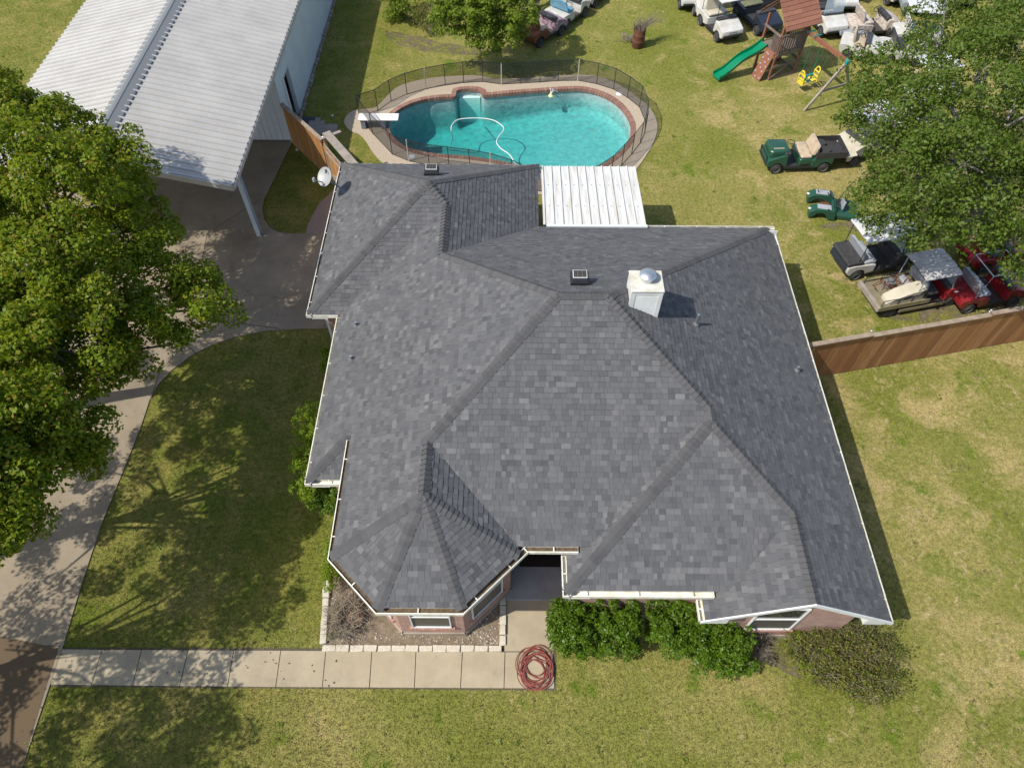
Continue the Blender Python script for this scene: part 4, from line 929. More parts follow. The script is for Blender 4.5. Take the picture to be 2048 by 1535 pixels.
def clusters(lobes, per_m2, rng=NR):
    C, O = [], []
    for x, y, z, r, *kp in lobes:
        n = max(6, int(4 * math.pi * r * r * per_m2 * (kp[0] if kp else 1))); d = unit(rng.normal(size=(n, 3)) + np.array([0, 0, .35])); rr = r * rng.uniform(.55, 1.06, (n, 1)) ** .8
        sq = np.array([1, 1, .8]); C.append(np.array([x, y, z]) + d * rr * sq); O.append(d)
    return np.concatenate(C), np.concatenate(O)
def foliage(root, lobes, mt, nleaf, size, per_m2=1.5, cr=.40, up=.42, name='crown', zmin=.3, drop=.0, box=None):
    C, O = clusters(lobes, per_m2)
    keep = C[:, 2] > zmin; C, O = C[keep], O[keep]
    if drop: k_ = NR.rand(len(C)) > drop; C, O = C[k_], O[k_]
    idx = NR.randint(0, len(C), nleaf); dv = unit(NR.normal(size=(nleaf, 3)) + np.array([0, 0, .55]) + O[idx] * .35); csz = NR.uniform(.7, 1.25, len(C))[idx][:, None]
    P = C[idx] + dv * cr * csz * np.array([1, 1, .75]) * NR.uniform(.45, 1.08, (nleaf, 1)) ** .6
    if box is not None:
        lo, hi = np.array(box[0]), np.array(box[1]); P = np.minimum(np.maximum(P, lo + NR.uniform(0, .06, P.shape)), hi - NR.uniform(0, .07, P.shape))
    V, F = leaf_quads(P, size, up, outward=dv * 1.6)
    w0 = Vector(root['_world']); V = V - np.array(w0)
    o = bpy.data.objects.new(name, fast_mesh(name, V, F, mt)); COL.objects.link(o); o.parent = root
    return C
def limbs(root, base, lobes, C, r0, mt, fork=.35, twigs=3):
    mb = MB(); base = Vector(base); zc = min(l[2] for l in lobes); top = Vector((sum(l[0] for l in lobes) / len(lobes), sum(l[1] for l in lobes) / len(lobes), max(l[2] for l in lobes)))
    f = base + (top - base) * fork; f.z = base.z + (top.z - base.z) * fork
    tk = MB().tube([base - Vector((0, 0, .1)), base.lerp(f, .5) + Vector((R.uniform(-.1, .1), R.uniform(-.1, .1), 0)), f, f.lerp(top, .6)], [r0 * 1.25, r0, r0 * .8, r0 * .35], 10)
    ci = 0
    for x, y, z, r, *kp in lobes:
        p = Vector((x, y, z)); s = f.lerp(top, R.uniform(0, .45)); m = s.lerp(p, .5) + Vector((R.uniform(-.2, .2), R.uniform(-.2, .2), R.uniform(.0, .35)))
        mb.tube([s, m, p], [r0 * .3, r0 * .2, r0 * .1], 7)
        for _ in range(twigs * 3):
            c = Vector(C[R.randrange(len(C))]); 
            if (c - p).length < r * 1.4: mb.tube([m.lerp(p, R.uniform(.4, 1)), p.lerp(c, .55) + Vector((0, 0, R.uniform(0, .15))), c], [r0 * .13, r0 * .08, .008], 5)
    tk.build('trunk', mt, root, smooth=True); mb.build('limbs', mt, root, smooth=True)
def lob(px, py, z, r): g = G(px, py, z); return (g.x, g.y, z, r)
def tree(name, label, base, lobes, mt, bark, nleaf, size, r0, cat='tree', group=None, **kw):
    t = thing(name, label, cat, (*base, 0), group=group, world=True); C = foliage(t, lobes, mt, nleaf, size, **kw); limbs(t, (*base, 0), lobes, C, r0, bark); return t
tree('leafy_tree', 'bright green broadleaf tree whose crown overlaps the front of the barn roof', (-13.9, 15.6),
     [lob(25, 225, 6.6, 1.05), lob(95, 255, 6.6, .95), lob(165, 285, 6.2, .85), lob(20, 330, 7, 1.3), lob(120, 350, 7, 1.2), lob(215, 325, 6.0, .9), lob(262, 345, 5.4, .72), lob(-70, 300, 6.6, 1.3), lob(40, 430, 6, 1.2), lob(180, 400, 6.2, 1.0), lob(-60, 420, 6, 1.2), lob(235, 300, 5.8, .6), (-14.5, 15, 7, 1.4), (-15.5, 16.5, 6.5, 1.4), (-14, 16.8, 7, 1.3)], M['leafpear'], M['bark'], 52000, .108, .17, group='trees along the driveway')
tree('leafy_tree', 'largest bright green broadleaf tree, its crown spread over the middle of the driveway', (-13.9, 11.6),
     [lob(290, 435, 4.8, .8), lob(215, 470, 5.4, 1.0), lob(330, 520, 4.8, .75), lob(120, 520, 6.2, 1.2), lob(250, 560, 4.7, 1.05), lob(400, 600, 4.1, .62), lob(430, 615, 4.0, .45), lob(345, 610, 4.8, .85), lob(170, 620, 5.4, 1.3), lob(60, 600, 6.0, 1.3), lob(280, 680, 4.2, .88), lob(340, 690, 4.0, .57), lob(210, 715, 4.4, .84), lob(110, 700, 5.5, 1.15), lob(20, 690, 5.5, 1.25), lob(-60, 620, 5.9, 1.4), lob(30, 500, 6.1, 1.1), lob(150, 755, 4.5, .63), lob(-110, 540, 6, 1.4), lob(375, 560, 4.3, .55), (-13.5, 10.5, 7, 1.5, .3), (-14.5, 9, 6.5, 1.5, .3), (-13.5, 8.7, 7, 1.4, .3), (-15.5, 10.5, 6.5, 1.5, .3), (-14.5, 12, 6.8, 1.5, .3), (-13, 12.5, 7.2, 1.3, .35)], M['leafpear'], M['bark'], 86000, .108, .22, group='trees along the driveway', drop=.22)
tree('leafy_tree', 'bright green broadleaf tree at the left edge above the dappled lower driveway', (-14.2, 7.0),
     [lob(60, 810, 5.2, 1.0), lob(120, 850, 4.6, .8), lob(175, 880, 4.2, .63), lob(20, 880, 5.6, 1.15), lob(110, 915, 4.6, .8), lob(160, 930, 4.1, .48), lob(40, 970, 4.9, .95), lob(-60, 900, 5.6, 1.3), lob(-90, 1010, 5.2, 1.3), lob(35, 1045, 4.4, .5), lob(-20, 1040, 5.4, .75), lob(-160, 930, 6, 1.4), (*lob(-90, 800, 5.8, 1.3), .4), (-13.5, 6.5, 7, 1.5, .35), (-15, 7.5, 6.5, 1.5, .3), (-12.3, 7.4, 7, 1.2, .35), (-15, 5.5, 6.2, 1.4, .3), (-15.4, 4.6, 4.8, 1.0, .6), (-15.2, 6.2, 4.6, 1.0, .6), (-14.9, 8.0, 4.6, .9, .6)], M['leafpear'], M['bark'], 52000, .108, .18, group='trees along the driveway', drop=.22)
tree('leafy_tree', 'bright green broadleaf tree just outside the left edge, shading the front lawn', (-15.2, 3.2),
     [(-11.8, 3.9, 6, 1.3), (-12.4, 5.2, 6.6, 1.4), (-13.7, 4.2, 7.4, 1.5), (-15.0, 2.8, 6.8, 1.5), (-12.6, 2.4, 6.0, 1.3), (-10.7, 4.6, 5.4, .9), (-11.2, 3.0, 5, .8), (-14.0, 1.6, 6, 1.3), (-10.6, 3.9, 6, .8), (-11.3, 5.4, 6.0, .9), (-15.8, 3.0, 4.8, 1.1), (-15.4, 1.4, 4.8, 1.1), (-14.6, .4, 4.8, 1.0)], M['leafpear'], M['bark'], 18000, .115, .18, group='trees along the driveway', drop=.55)
tree('leafy_tree', 'bright green broadleaf tree beyond the lower left corner, shading the end of the driveway', (-15.8, -1.6),
     [(-12.2, -.4, 6, 1.4), (-12.8, 1.1, 6.2, 1.2), (-14, -.8, 7.2, 1.6), (-15.0, -2.2, 6.4, 1.5), (-12.6, -2.2, 6, 1.4), (-11.2, .6, 5.4, .9), (-11.0, -.9, 5.4, 1), (-10.6, -2.2, 5.2, .8), (-11.4, 1.6, 5.6, .7)], M['leafpear'], M['bark'], 15000, .115, .18, group='trees along the driveway', drop=.55)
oak = [lob(*q) for q in [(1712, 200, 3.9, .85), (1745, 150, 4.6, .95), (1700, 248, 3.6, .5), (1775, 215, 5, 1.2), (1830, 150, 5.6, 1.3), (1870, 75, 5.8, 1.2), (1930, 40, 6, 1.3), (1990, 20, 6, 1.4), (1785, 320, 4, .95), (1800, 300, 5, 1.1), (1870, 240, 6, 1.4), (1950, 150, 6.8, 1.6), (2040, 90, 6.8, 1.6),
      (1735, 378, 3.5, .5), (1770, 390, 4, .9), (1840, 380, 5, 1.1), (1920, 330, 6, 1.4), (2010, 250, 6.8, 1.6), (1790, 445, 3.5, .6), (1850, 450, 4.2, .85), (1930, 430, 4.8, 1.0), (2010, 400, 5.5, 1.2), (1965, 485, 4.0, .55), (2030, 490, 4.2, .85), (2100, 420, 5.5, 1.3), (2120, 250, 6.5, 1.6), (2120, 120, 6.5, 1.6), (2080, 520, 4, .8), (1840, 475, 3.6, .3)]]
tree('oak_tree', 'wide dark green live oak covering the carts on the right side', (17.6, 21.2), oak, M['leafoak'], M['greybark'], 62000, .105, .3, per_m2=1.7, cr=.38)
tree('leafy_tree', 'low yellow green tree in front of the back rail fence', (-.6, 34.2), [lob(*q) for q in [(905, 40, 2.4, .9), (950, 10, 3, 1.2), (1010, 25, 2.8, 1.1), (960, 60, 2.2, .95), (1000, 75, 1.7, .65), (1045, 25, 2.4, .8), (915, 10, 3, 1.0), (985, -25, 3.4, 1.4), (1030, 55, 1.8, .5)]], M['leafyel'], M['bark'], 26000, .12, .12, per_m2=2.2, cr=.3)
def shrub(name, label, base, lobes, mt, nleaf, size, group=None, r0=.03, cat='shrub', bark='bark', **kw):
    t = thing(name, label, cat, (*base, 0), group=group, world=True); C = foliage(t, lobes, mt, nleaf, size, name='foliage', zmin=.05, **kw); b0 = Vector((*base, 0)); mb = MB()
    for i in range(14):
        c = Vector(C[R.randrange(len(C))]); mb.tube([b0 + Vector((R.uniform(-.1, .1), R.uniform(-.1, .1), -.03)), b0.lerp(c, .5) + Vector((R.uniform(-.06, .06), R.uniform(-.06, .06), .05)), c], [r0, r0 * .6, .006], 5)
    mb.build('stems', M[bark], t); return t
shrub('shrub', 'yellow green bush by the far corner of the barn shadow', G2(805, 30), [lob(785, 2, 1.1, .42), lob(808, 8, .9, .4), lob(790, -22, 1.2, .6), lob(790, 30, .3, .2)], M['leafyel'], 3600, .1)
shrub('shrub', 'small grey green bush left of the low yellow green tree', G2(858, 55), [lob(845, 35, .6, .26), lob(862, 48, .45, .24), lob(838, 25, .5, .22)], M['leafolive'], 1500, .08)
def boxhedge(cx, cy, wx_, wy_, h):
    """lobes filling a clipped block"""
    L_ = []; r = .34
    nx, ny = max(2, round(wx_ / .42)), max(2, round(wy_ / .42))
    for i in range(nx):
        for j in range(ny):
            x = cx - wx_ / 2 + r * .8 + (wx_ - 1.6 * r) * i / (nx - 1); y = cy - wy_ / 2 + r * .8 + (wy_ - 1.6 * r) * j / (ny - 1)
            for z in (h - .3, h - .75): 
                if z > .1: L_.append((x + R.uniform(-.06, .06), y + R.uniform(-.06, .06), z + R.uniform(-.06, .06), r))
    return L_
hedges = [((1141, 1254), 1.08, 1.2, 'glossy dark green box shaped shrub next to the red hose and entry walk'), ((1234, 1254), 1.0, 1.2, 'glossy dark green box shaped shrub between the entry walk shrub and the gap'), ((1341, 1254), 1.08, 1.2, 'glossy dark green shrub right of the gap in the front hedge'), ((1440, 1294), 1.35, 1.2, 'glossy dark green rounded shrub at the right end of the front hedge, below the gable')]
for (px, py), wx_, wy_, lab in hedges:
    g = G(px, py, .75); shrub('hedge_shrub', lab, (g.x, g.y), boxhedge(g.x, g.y, wx_, wy_, 1.3), M['leafhedge'], 11000, .064, per_m2=7, cr=.14, up=.35, box=((g.x - wx_ / 2 - .07, g.y - wy_ / 2 - .2, .05), (g.x + wx_ / 2 + .07, g.y + wy_ / 2, 1.34)) if 'box' in lab or 'gap' in lab else None, group='clipped shrubs along the front wall')
g = G(657, 715, .7); shrub('shrub', 'small lime green shrub under the left eave near the driveway corner', (g.x, g.y), [(g.x, g.y, .5, .4), (g.x + .1, g.y - .3, .4, .35), (g.x + .1, g.y + .25, .5, .4), (g.x + .1, g.y - .6, .25, .25)], M['leaflime'], 3800, .06, per_m2=6, cr=.15)
hl = []
for i in range(9): gg = G(634 - i * 1.6, 830 + i * 19, .8); hl += [(gg.x - .2, gg.y, .95, .33), (gg.x + .15, gg.y, .9, .33), (gg.x - .15, gg.y, .4, .33)]
g = G(630, 915); shrub('hedge_shrub', 'long lime green hedge under the left eave beside the lawn', (g.x + .2, g.y), hl, M['leaflime'], 12000, .06, per_m2=6, cr=.14)
hl = []
for px, py in ((625, 985), (650, 985), (672, 985), (640, 1000), (665, 1000)): gg = G(px, py, .6); hl += [(gg.x, gg.y, .55, .33), (gg.x, gg.y, .3, .3)]
g = G(650, 990); shrub('hedge_shrub', 'rounded green shrub at the front end of the left hedge', (g.x, g.y), hl, M['leafhedge'], 6000, .06, per_m2=6, cr=.15)
hl = [(*G2(663, 1095 + 14 * i, .3), .28 + .1 * (i % 2), .2) for i in range(6)]
shrub('creeper_plant', 'light green sprawling plant at the left corner of the octagonal bay', G2(664, 1130), hl, M['leaflime'], 1500, .055, cat='plant', per_m2=8, cr=.12)
def thicket(name, label, c, rx, ry, h, n, cat, bark='twig', leaf=None, nl=0, th=.008, crowns=((0, 0, 1),)):
    t = thing(name, label, cat, (c[0], c[1], 0), world=True); mb = MB(); tips = []
    c0, rx0, ry0, h0 = c, rx, ry, h
    for i in range(n):
        dx, dy, k_ = crowns[i % len(crowns)]; c = (c0[0] + dx, c0[1] + dy); rx, ry, h = rx0 * k_, ry0 * k_, h0 * (.5 + .5 * k_)
        a = R.uniform(0, 6.283); q = math.sqrt(R.random()); b0 = Vector((c[0] + rx * .4 * q * math.cos(a), c[1] + ry * .4 * q * math.sin(a), 0))
        a2 = a + R.uniform(-.9, .9); e = Vector((c[0] + rx * R.uniform(.4, 1) * math.cos(a2), c[1] + ry * R.uniform(.4, 1) * math.sin(a2), h * R.uniform(.35, 1)))
        m = b0.lerp(e, .5) + Vector((R.uniform(-.12, .12), R.uniform(-.12, .12), h * .2)); mb.tube([b0, m, e], [th * 1.6, th, th * .4], 4)
        for _ in range(3):
            s = m.lerp(e, R.uniform(0, 1)); f = s + Vector((R.uniform(-.3, .3), R.uniform(-.3, .3), R.uniform(-.05, .25))); mb.tube([s, f], [th * .7, th * .3], 3); tips.append(f)
        tips.append(e)
    mb.build('branches', M[bark], t)
    if leaf:
        c = c0; T = np.array([tuple(p) for p in tips]); T = T[NR.rand(len(T)) < .55]; idx = NR.randint(0, len(T), nl); P = T[idx] + NR.normal(size=(nl, 3)) * .07; P[:, 2] = np.maximum(P[:, 2], .04); V, F = leaf_quads(P, .055, .4); V = V - np.array((c[0], c[1], 0))
        o = bpy.data.objects.new('foliage', fast_mesh('foliage', V, F, leaf)); COL.objects.link(o); o.parent = t
    return t
g = G(1678, 1305, .5); thicket('scraggly_shrub', 'wide scraggly olive shrub with bare twigs in front of the right gable end', (g.x, g.y), .62, .5, .95, 320, 'shrub', leaf=M['leafolive'], nl=15000, th=.007, crowns=((-.1, .3, 1.1), (.75, .35, 1), (.55, -.35, 1), (-.75, .1, .85), (.95, .0, .7), (.3, -.75, .7), (.8, -.7, .5), (-.4, -.35, .8), (0, 0, 1)))
g = G(1612, 1290, .4); shrub('shrub', 'bright lime shoots on the left side of the scraggly shrub', (g.x, g.y), [lob(1598, 1275, .5, .16), lob(1588, 1295, .3, .14), lob(1652, 1305, .55, .22), lob(1630, 1340, .35, .16), lob(1612, 1325, .2, .12)], M['leaflime'], 1500, .055, per_m2=10, cr=.1)
g = G(1515, 1290, .25); thicket('dead_shrub', 'small leafless grey shrub between the hedge and the gable window', (g.x, g.y), .36, .45, .5, 90, 'dead shrub', th=.006)
g = G(690, 1235, .15); thicket('brush_pile', 'tangled pile of dead grey brush in the bed left of the bay', (g.x, g.y), .55, .75, .5, 190, 'brush pile', bark='drytwig', th=.007)
g = G(712, 1240); st = MB().lathe([(.2, 0), (.22, .1), (.19, .22), (.12, .24)], (g.x, g.y, 0), k=9); single(st, 'tree_stump', mat('stump', (.2, .11, .07), .95, var=(.12, .08, .06), scale=9), 'reddish brown stump in the middle of the dead brush', 'stump')
g = G(668, 1268, .1); shrub('weed_plant', 'green grassy weed at the left edge of the front bed', (g.x, g.y), [(g.x, g.y, .12, .13), (g.x + .05, g.y + .15, .12, .12)], M['leafhedge'], 500, .06, cat='plant', per_m2=10, cr=.08)
# fallen leaves on the drive and lawn
C = []
for i in range(1900):
    q = (R.uniform(40, 680), R.uniform(380, 1535)) if i < 1500 else (R.uniform(0, 2048), R.uniform(1380, 1535)); C.append(G(*q, .04)) if R.random() < (.6 if q[1] < 900 else .75) else None
C = [c for c in C if c is not None and not (c.x > -9.1 and c.y > 24) and not (c.x > -6 and c.y > 5)]
V, F = leaf_quads(np.array([tuple(c) for c in C]), .052, .85)
o = bpy.data.objects.new('fallen_leaves', fast_mesh('fallen_leaves', V, F, mat('deadleaf', (.1, .05, .03), .9, island=[(.10, .045, .025), (.06, .035, .022), (.14, .08, .035), (.05, .03, .02)]))); COL.objects.link(o); o['kind'] = 'stuff'
# ---------------------------------------------------------------- golf carts
M['wht'] = mat('cartwhite', (.56, .555, .525), .35, var=(.40, .375, .32), scale=2.2, detail=8)
M['cream'] = mat('cartcream', (.50, .46, .36), .4, var=(.42, .38, .29), scale=3)
M['tan'] = mat('carttan', (.46, .37, .26), .5, var=(.36, .28, .19), scale=5)
M['greenp'] = mat('cartgreen', (.014, .075, .045), .3, var=(.022, .065, .04), scale=3)
M['redp'] = mat('cartred', (.26, .011, .018), .35, var=(.18, .02, .022), scale=3)
M['navy'] = mat('cartnavy', (.02, .026, .04), .4)
M['rust'] = mat('cartrust', (.20, .055, .022), .55, var=(.10, .04, .025), scale=6)
M['purple'] = mat('cartpurple', (.24, .13, .22), .6, var=(.36, .28, .27), scale=5)
M['bluev'] = mat('seatblue', (.10, .25, .36), .5, var=(.14, .33, .42), scale=4)
M['gold'] = mat('cartgold', (.31, .27, .17), .45, metal=.3, var=(.24, .21, .14), scale=4)
M['greyv'] = mat('seatgrey', (.33, .34, .36), .55, var=(.26, .27, .29), scale=4)
M['blackv'] = mat('seatblack', (.03, .03, .033), .5, var=(.05, .047, .045), scale=6)
M['olive'] = mat('seatolive', (.16, .16, .09), .7, var=(.10, .11, .06), scale=6)
M['roofgrey'] = mat('roofgrey', (.50, .48, .45), .6, var=(.34, .32, .30), scale=2.5)
M['roofwhite'] = mat('roofwhite', (.58, .58, .575), .45, var=(.45, .45, .44), scale=3)
M['silver'] = mat('silver', (.36, .39, .42), .4, metal=.4)
M['mold'] = mat('moldwhite', (.56, .50, .43), .6, var=(.30, .24, .19), scale=7)
GLM = bpy.data.materials.new('windshield'); GLM.use_nodes = True
_p = GLM.node_tree.nodes['Principled BSDF']; _p.inputs[0].default_value = (.55, .65, .7, 1); _p.inputs['Roughness'].default_value = .08; _p.inputs['Alpha'].default_value = .35
def wheel(root, x, y, r=.23, w=.19, flat=False, rim='wht'):
    s = 1 if y > 0 else -1
    t = MB().lathe([(r * .55, -w / 2), (r * .9, -w / 2), (r, -w * .32), (r, w * .32), (r * .9, w / 2), (r * .55, w / 2)], (x, y, r - .01), 'y', 20).build('wheel', M['rubber'], root, smooth=True)
    rm = MB().lathe([(.01, s * w * .30), (r * .22, s * w * .34), (r * .3, s * w * .26), (r * .5, s * w * .40), (r * .57, s * (w / 2 + .006)), (r * .57, s * w * .2)], (x, y, r - .01), 'y', 16)
    if s < 0: rm.f = [f[::-1] for f in rm.f]
    rm.build('rim', M[rim], t, smooth=True)
def sideprofile(prof, hw, mb=None, round_=.035):
    """extrude an x-z outline across the cart, drawn in a little at both sides"""
    mb = mb or MB(); cx = sum(p[0] for p in prof) / len(prof); cz = sum(p[1] for p in prof) / len(prof)
    def ring(y, s): return [(cx + (x - cx) * s, y, cz + (z - cz) * s) for x, z in prof]
    return mb.loft([ring(-hw, 1 - round_ * 1.6), ring(-hw + .03, 1 - round_ * .5), ring(-hw + .09, 1), ring(hw - .09, 1), ring(hw - .03, 1 - round_ * .5), ring(hw, 1 - round_ * 1.6)])
def arch(cx, r, n=6, a0=180, a1=0): return [(cx + r * math.cos(rad(a0 + (a1 - a0) * i / n)), .22 + r * math.sin(rad(a0 + (a1 - a0) * i / n))) for i in range(n + 1)]
def cart(label, rear, front, side, body='wht', cowl=None, seat='wht', back=None, roof=None, shield=False, bed=None, wb=None, chassis_only=False, front_body=True, rear_body=True, steer=True, bag=False, lamps=False, taillamps=False, name='golf_cart', rim='wht', z=0, roofz=1.78, wheels=True):
    a, b = Vector(G2(*rear)), Vector(G2(*front)); d = (b - a).normalized(); L_ = wb or (b - a).length
    n = Vector((-d.y, d.x)) * (.48 if side == 'R' else -.48); c = (a + b) / 2 + n
    t = thing(name, label, 'golf cart', (c.x, c.y, z), math.atan2(d.y, d.x), group='golf carts parked on the back lawn'); cowl = cowl or body; back = back or seat
    xr, xf = -L_ / 2, L_ / 2
    MB().box(xr - .28, -.36, .22, xf + .25, .36, .30).bar((xr, -.45, .23), (xr, .45, .23), .08, .08).bar((xf, -.45, .23), (xf, .45, .23), .07, .07).build('frame', M['blackmetal'], t)
    if wheels:
        for x in (xr, xf):
            for y in (-.50, .50): wheel(t, x, y, rim=rim)
    if chassis_only: return t
    if front_body:
        pf_ = [(xf + .42, .34), (xf + .46, .52), (xf + .41, .63), (xf + .14, .74), (xf - .24, .86), (xf - .34, .84), (xf - .38, .55), (xf - .40, .34)] + arch(xf, .30, 6, 160, 20)
        bo = sideprofile(pf_, .56).build('front_cowl', M[cowl], t, smooth=True)
        MB().rbox(xf - .46, -.50, .80, xf - .22, .50, .945, .03).build('dashboard', M['blackv'], t); MB().rbox(xf + .40, -.50, .36, xf + .49, .50, .46, .02).build('bumper', M['blackmetal'], t)
        if lamps:
            for y in (-.34, .34): MB().lathe([(.005, .045), (.05, .04), (.055, 0)], (0, 0, 0), k=10).build('headlight', M['white'], t).location = (xf + .38, y, .60)
            b_ = MB()
            for i in range(9): b_.box(xf + .43, -.2 + i * .05, .42, xf + .455, -.178 + i * .05, .58)
            b_.build('grille', M['blackmetal'], bo)
    MB().rbox(xr + .42, -.56, .28, xf - .30, .56, .33, .02).build('floor_mat', M['blackv'], t)
    for y in (-.575, .535): MB().box(xr + .34, y, .24, xf - .3, y + .04, .36).build('side_skirt', M['blackmetal'], t)
    if rear_body:
        e = -.46 if not bed else -.30
        pr = [(xr + .62, .33), (xr + .60, .62), (xr + .50, .66), (xr - .25, .72), (xr + e, .68), (xr + e - .02, .50), (xr + e + .06, .36)] + arch(xr, .31, 6, 170, 10)
        rb = sideprofile(pr, .58).build('rear_body', M[body], t, smooth=True)
        if taillamps:
            for y in (-.42, .42): MB().rbox(xr + e - .035, y - .07, .52, xr + e, y + .07, .62, .012).build('tail_light', M['redp'], t)
    if seat:
        MB().rbox(xr + .12, -.52, .67, xr + .60, .52, .79, .05).build('seat', M[seat], t, smooth=True)
        MB().loft([[(xr + .06 - (z - .8) * .28 + dx, y, z) for dx, y in ((0, -.5 + s_), (.09, -.46 + s_), (.09, .46 - s_), (0, .5 - s_))] for z, s_ in ((.80, .02), (.86, 0), (1.18, .02), (1.24, .06))]).build('backrest', M[back], t, smooth=True)
    if steer:
        p0, p1 = Vector((xf - .36, .26, .62)), Vector((xf - .62, .26, .98)); tl = (p0 - p1).normalized().to_track_quat('Z', 'Y').to_matrix()
        s_ = MB().tube([p0, p1], .022, 6).build('steering_column', M['blackmetal'], t); MB().torus(p1, .17, .016, k=18, q=6, tilt=tl).tube([p1 + tl @ Vector((-.16, 0, 0)), p1 + tl @ Vector((.16, 0, 0))], .012, 5).build('steering_wheel', M['blackmetal'], s_)
    if roof:
        x0, x1 = xr - .25, xf - .12
        MB().loft([[(x0 + i, -.58 + i, roofz - h_), (x1 - i, -.58 + i, roofz - h_), (x1 - i + .05, 0, roofz - h_ * .3), (x1 - i, .58 - i, roofz - h_), (x0 + i, .58 - i, roofz - h_), (x0 + i - .03, 0, roofz - h_ * .3)] for i, h_ in ((.05, .09), (0, .07), (.0, .02), (.06, -.02), (.2, -.035))]).build('roof', M[roof], t, smooth=True)
        for y in (-.50, .50):
            MB().tube([(xf - .28, y, .80), (xf - .42, y, roofz - .05)], .016, 6).build('roof_strut', M['blackmetal'], t); MB().tube([(xr - .10, y, .70), (xr - .12, y, roofz - .05)], .016, 6).build('roof_strut', M['blackmetal'], t)
    if shield:
        MB().hull8([(xf - .30, -.5, .9), (xf - .30, .5, .9), (xf - .29, .5, .9), (xf - .29, -.5, .9)], [(xf - .44, -.48, 1.66), (xf - .44, .48, 1.66), (xf - .43, .48, 1.66), (xf - .43, -.48, 1.66)]).build('windshield', GLM, t)
    if bed:
        x0, x1, z0, z1 = bed[0] + xr, bed[1] + xr, .70, .98; bm_ = MB().box(x0, -.58, z0, x1, .58, z0 + .03)
        bm_.box(x0, -.58, z0 + .03, x0 + .03, .58, z1).box(x1 - .03, -.58, z0 + .03, x1, .58, z1 + .12).box(x0 + .03, -.58, z0 + .03, x1 - .03, -.55, z1).box(x0 + .03, .55, z0 + .03, x1 - .03, .58, z1); bm_.build('cargo_bed', M[bed[2]], t)
    return t
T = cart
T('stripped rust brown golf cart with its rear axle bare, beside the leafy tree', (1077, 94), (1120, 70), 'R', body='rust', cowl='purple', seat='tan', back='rust', rear_body=True, steer=True)
T('white golf cart with a blue seat in front of the rust brown cart', (1131, 58), (1166, 33), 'R', body='wht', cowl='wht', seat='bluev', rear_body=True)
T('golf cart with a red tail light behind the blue seat cart', (1187, 15), (1222, -12), 'R', body='wht', seat='blackv', taillamps=True)
cart('white golf cart at the back of the white row, mostly beyond the top edge', (1345, -14), (1360, 18), 'R', body='wht', seat='wht', roof='roofwhite')
cart('white golf cart with black wheel arches in the middle of the white row', (1374, -6), (1389, 31), 'R', body='wht', seat='cream', roof='roofwhite', lamps=True)
cart('white golf cart with a white canopy, nearest the green slide in the white row', (1401, 50), (1433, 83), 'R', body='wht', seat='cream', back='cream', roof='roofwhite', lamps=True)
cart('black open golf cart with an olive seat between the white cart and the playset', (1471, 32), (1512, 70), 'R', body='navy', seat='olive', lamps=False, shield=False)
cart('black golf cart frame parked behind the playset tower, second from the white row', (1480, -18), (1515, 16), 'R', body='navy', seat='blackv', roof=None)
cart('white golf cart facing the playset from behind its roof, with a bare canopy frame', (1611, 40), (1637, 70), 'R', body='wht', seat='blackv', shield=True, wb=1.7)
cart('dark golf cart with a worn grey canopy at the top edge right of the playset', (1720, -6), (1684, 22), 'L', body='blackv', seat='blackv', roof='roofgrey', wb=1.65)
cart('dirty beige golf cart without a canopy in the open right of the playset', (1712, 78), (1776, 73), 'R', body='mold', seat='mold', back='mold', name='golf_cart')
cart('silver grey golf cart with a tan seat at the top beside the oak', (1812, 33), (1868, 38), 'R', body='silver', seat='tan', back='tan', roof=None)
cart('dark golf cart at the top edge with only its near wheel in view', (1777, 6), (1832, 2), 'R', body='blackv', seat='blackv')
cart('white golf cart with a bright white canopy under the upper left of the oak', (1800, 96), (1858, 100), 'R', body='wht', seat='wht', roof='roofwhite')
cart('white golf cart with a black seat, half hidden by oak leaves below the bright canopy', (1772, 128), (1830, 132), 'R', body='wht', seat='blackv')
cart('white golf cart buried in oak leaves behind the swing frame', (1690, 118), (1735, 128), 'R', body='wht', seat='tan')
cart('pale canopy golf cart with a tan seat just behind the green utility cart', (1760, 306), (1700, 330), 'L', body='cream', seat='cream', back='tan', roof='roofwhite')
cart('white golf cart glimpsed through the gap in the middle of the oak crown', (1830, 215), (1890, 205), 'R', body='wht', seat='tan', roof='roofwhite')
cart('white golf cart glimpsed below the gap in the oak crown', (1800, 275), (1862, 270), 'R', body='wht', seat='greyv', roof='roofwhite')
cart('white golf cart at the top edge just right of the playset roof', (1650, -4), (1662, 22), 'R', body='wht', seat='tan')
cart('cream golf cart with a pale canopy at the top edge above the beige cart', (1745, -14), (1772, 10), 'R', body='cream', seat='cream', roof='roofwhite')
cart('white golf cart with a grey seat at the top edge beside the oak', (1872, -12), (1895, 14), 'R', body='wht', seat='greyv', roof='roofgrey')
cart('navy golf cart at the top edge between the two black carts and the playset', (1560, -20), (1585, 4), 'R', body='navy', seat='greyv')
# low trailer bed
g = G(1697, 80); tb = thing('cart_trailer', 'small grey flat trailer bed between the beige cart and the swing beam', 'trailer', (g.x, g.y, 0), rad(-10))
MB().box(-.6, -.5, .42, .6, .5, .46).box(-.6, -.5, .46, .6, -.47, .62).box(-.6, .47, .46, .6, .5, .62).build('bed', M['silver'], tb)
for y in (-.52, .52): wheel(tb, 0, y, .2, .14)
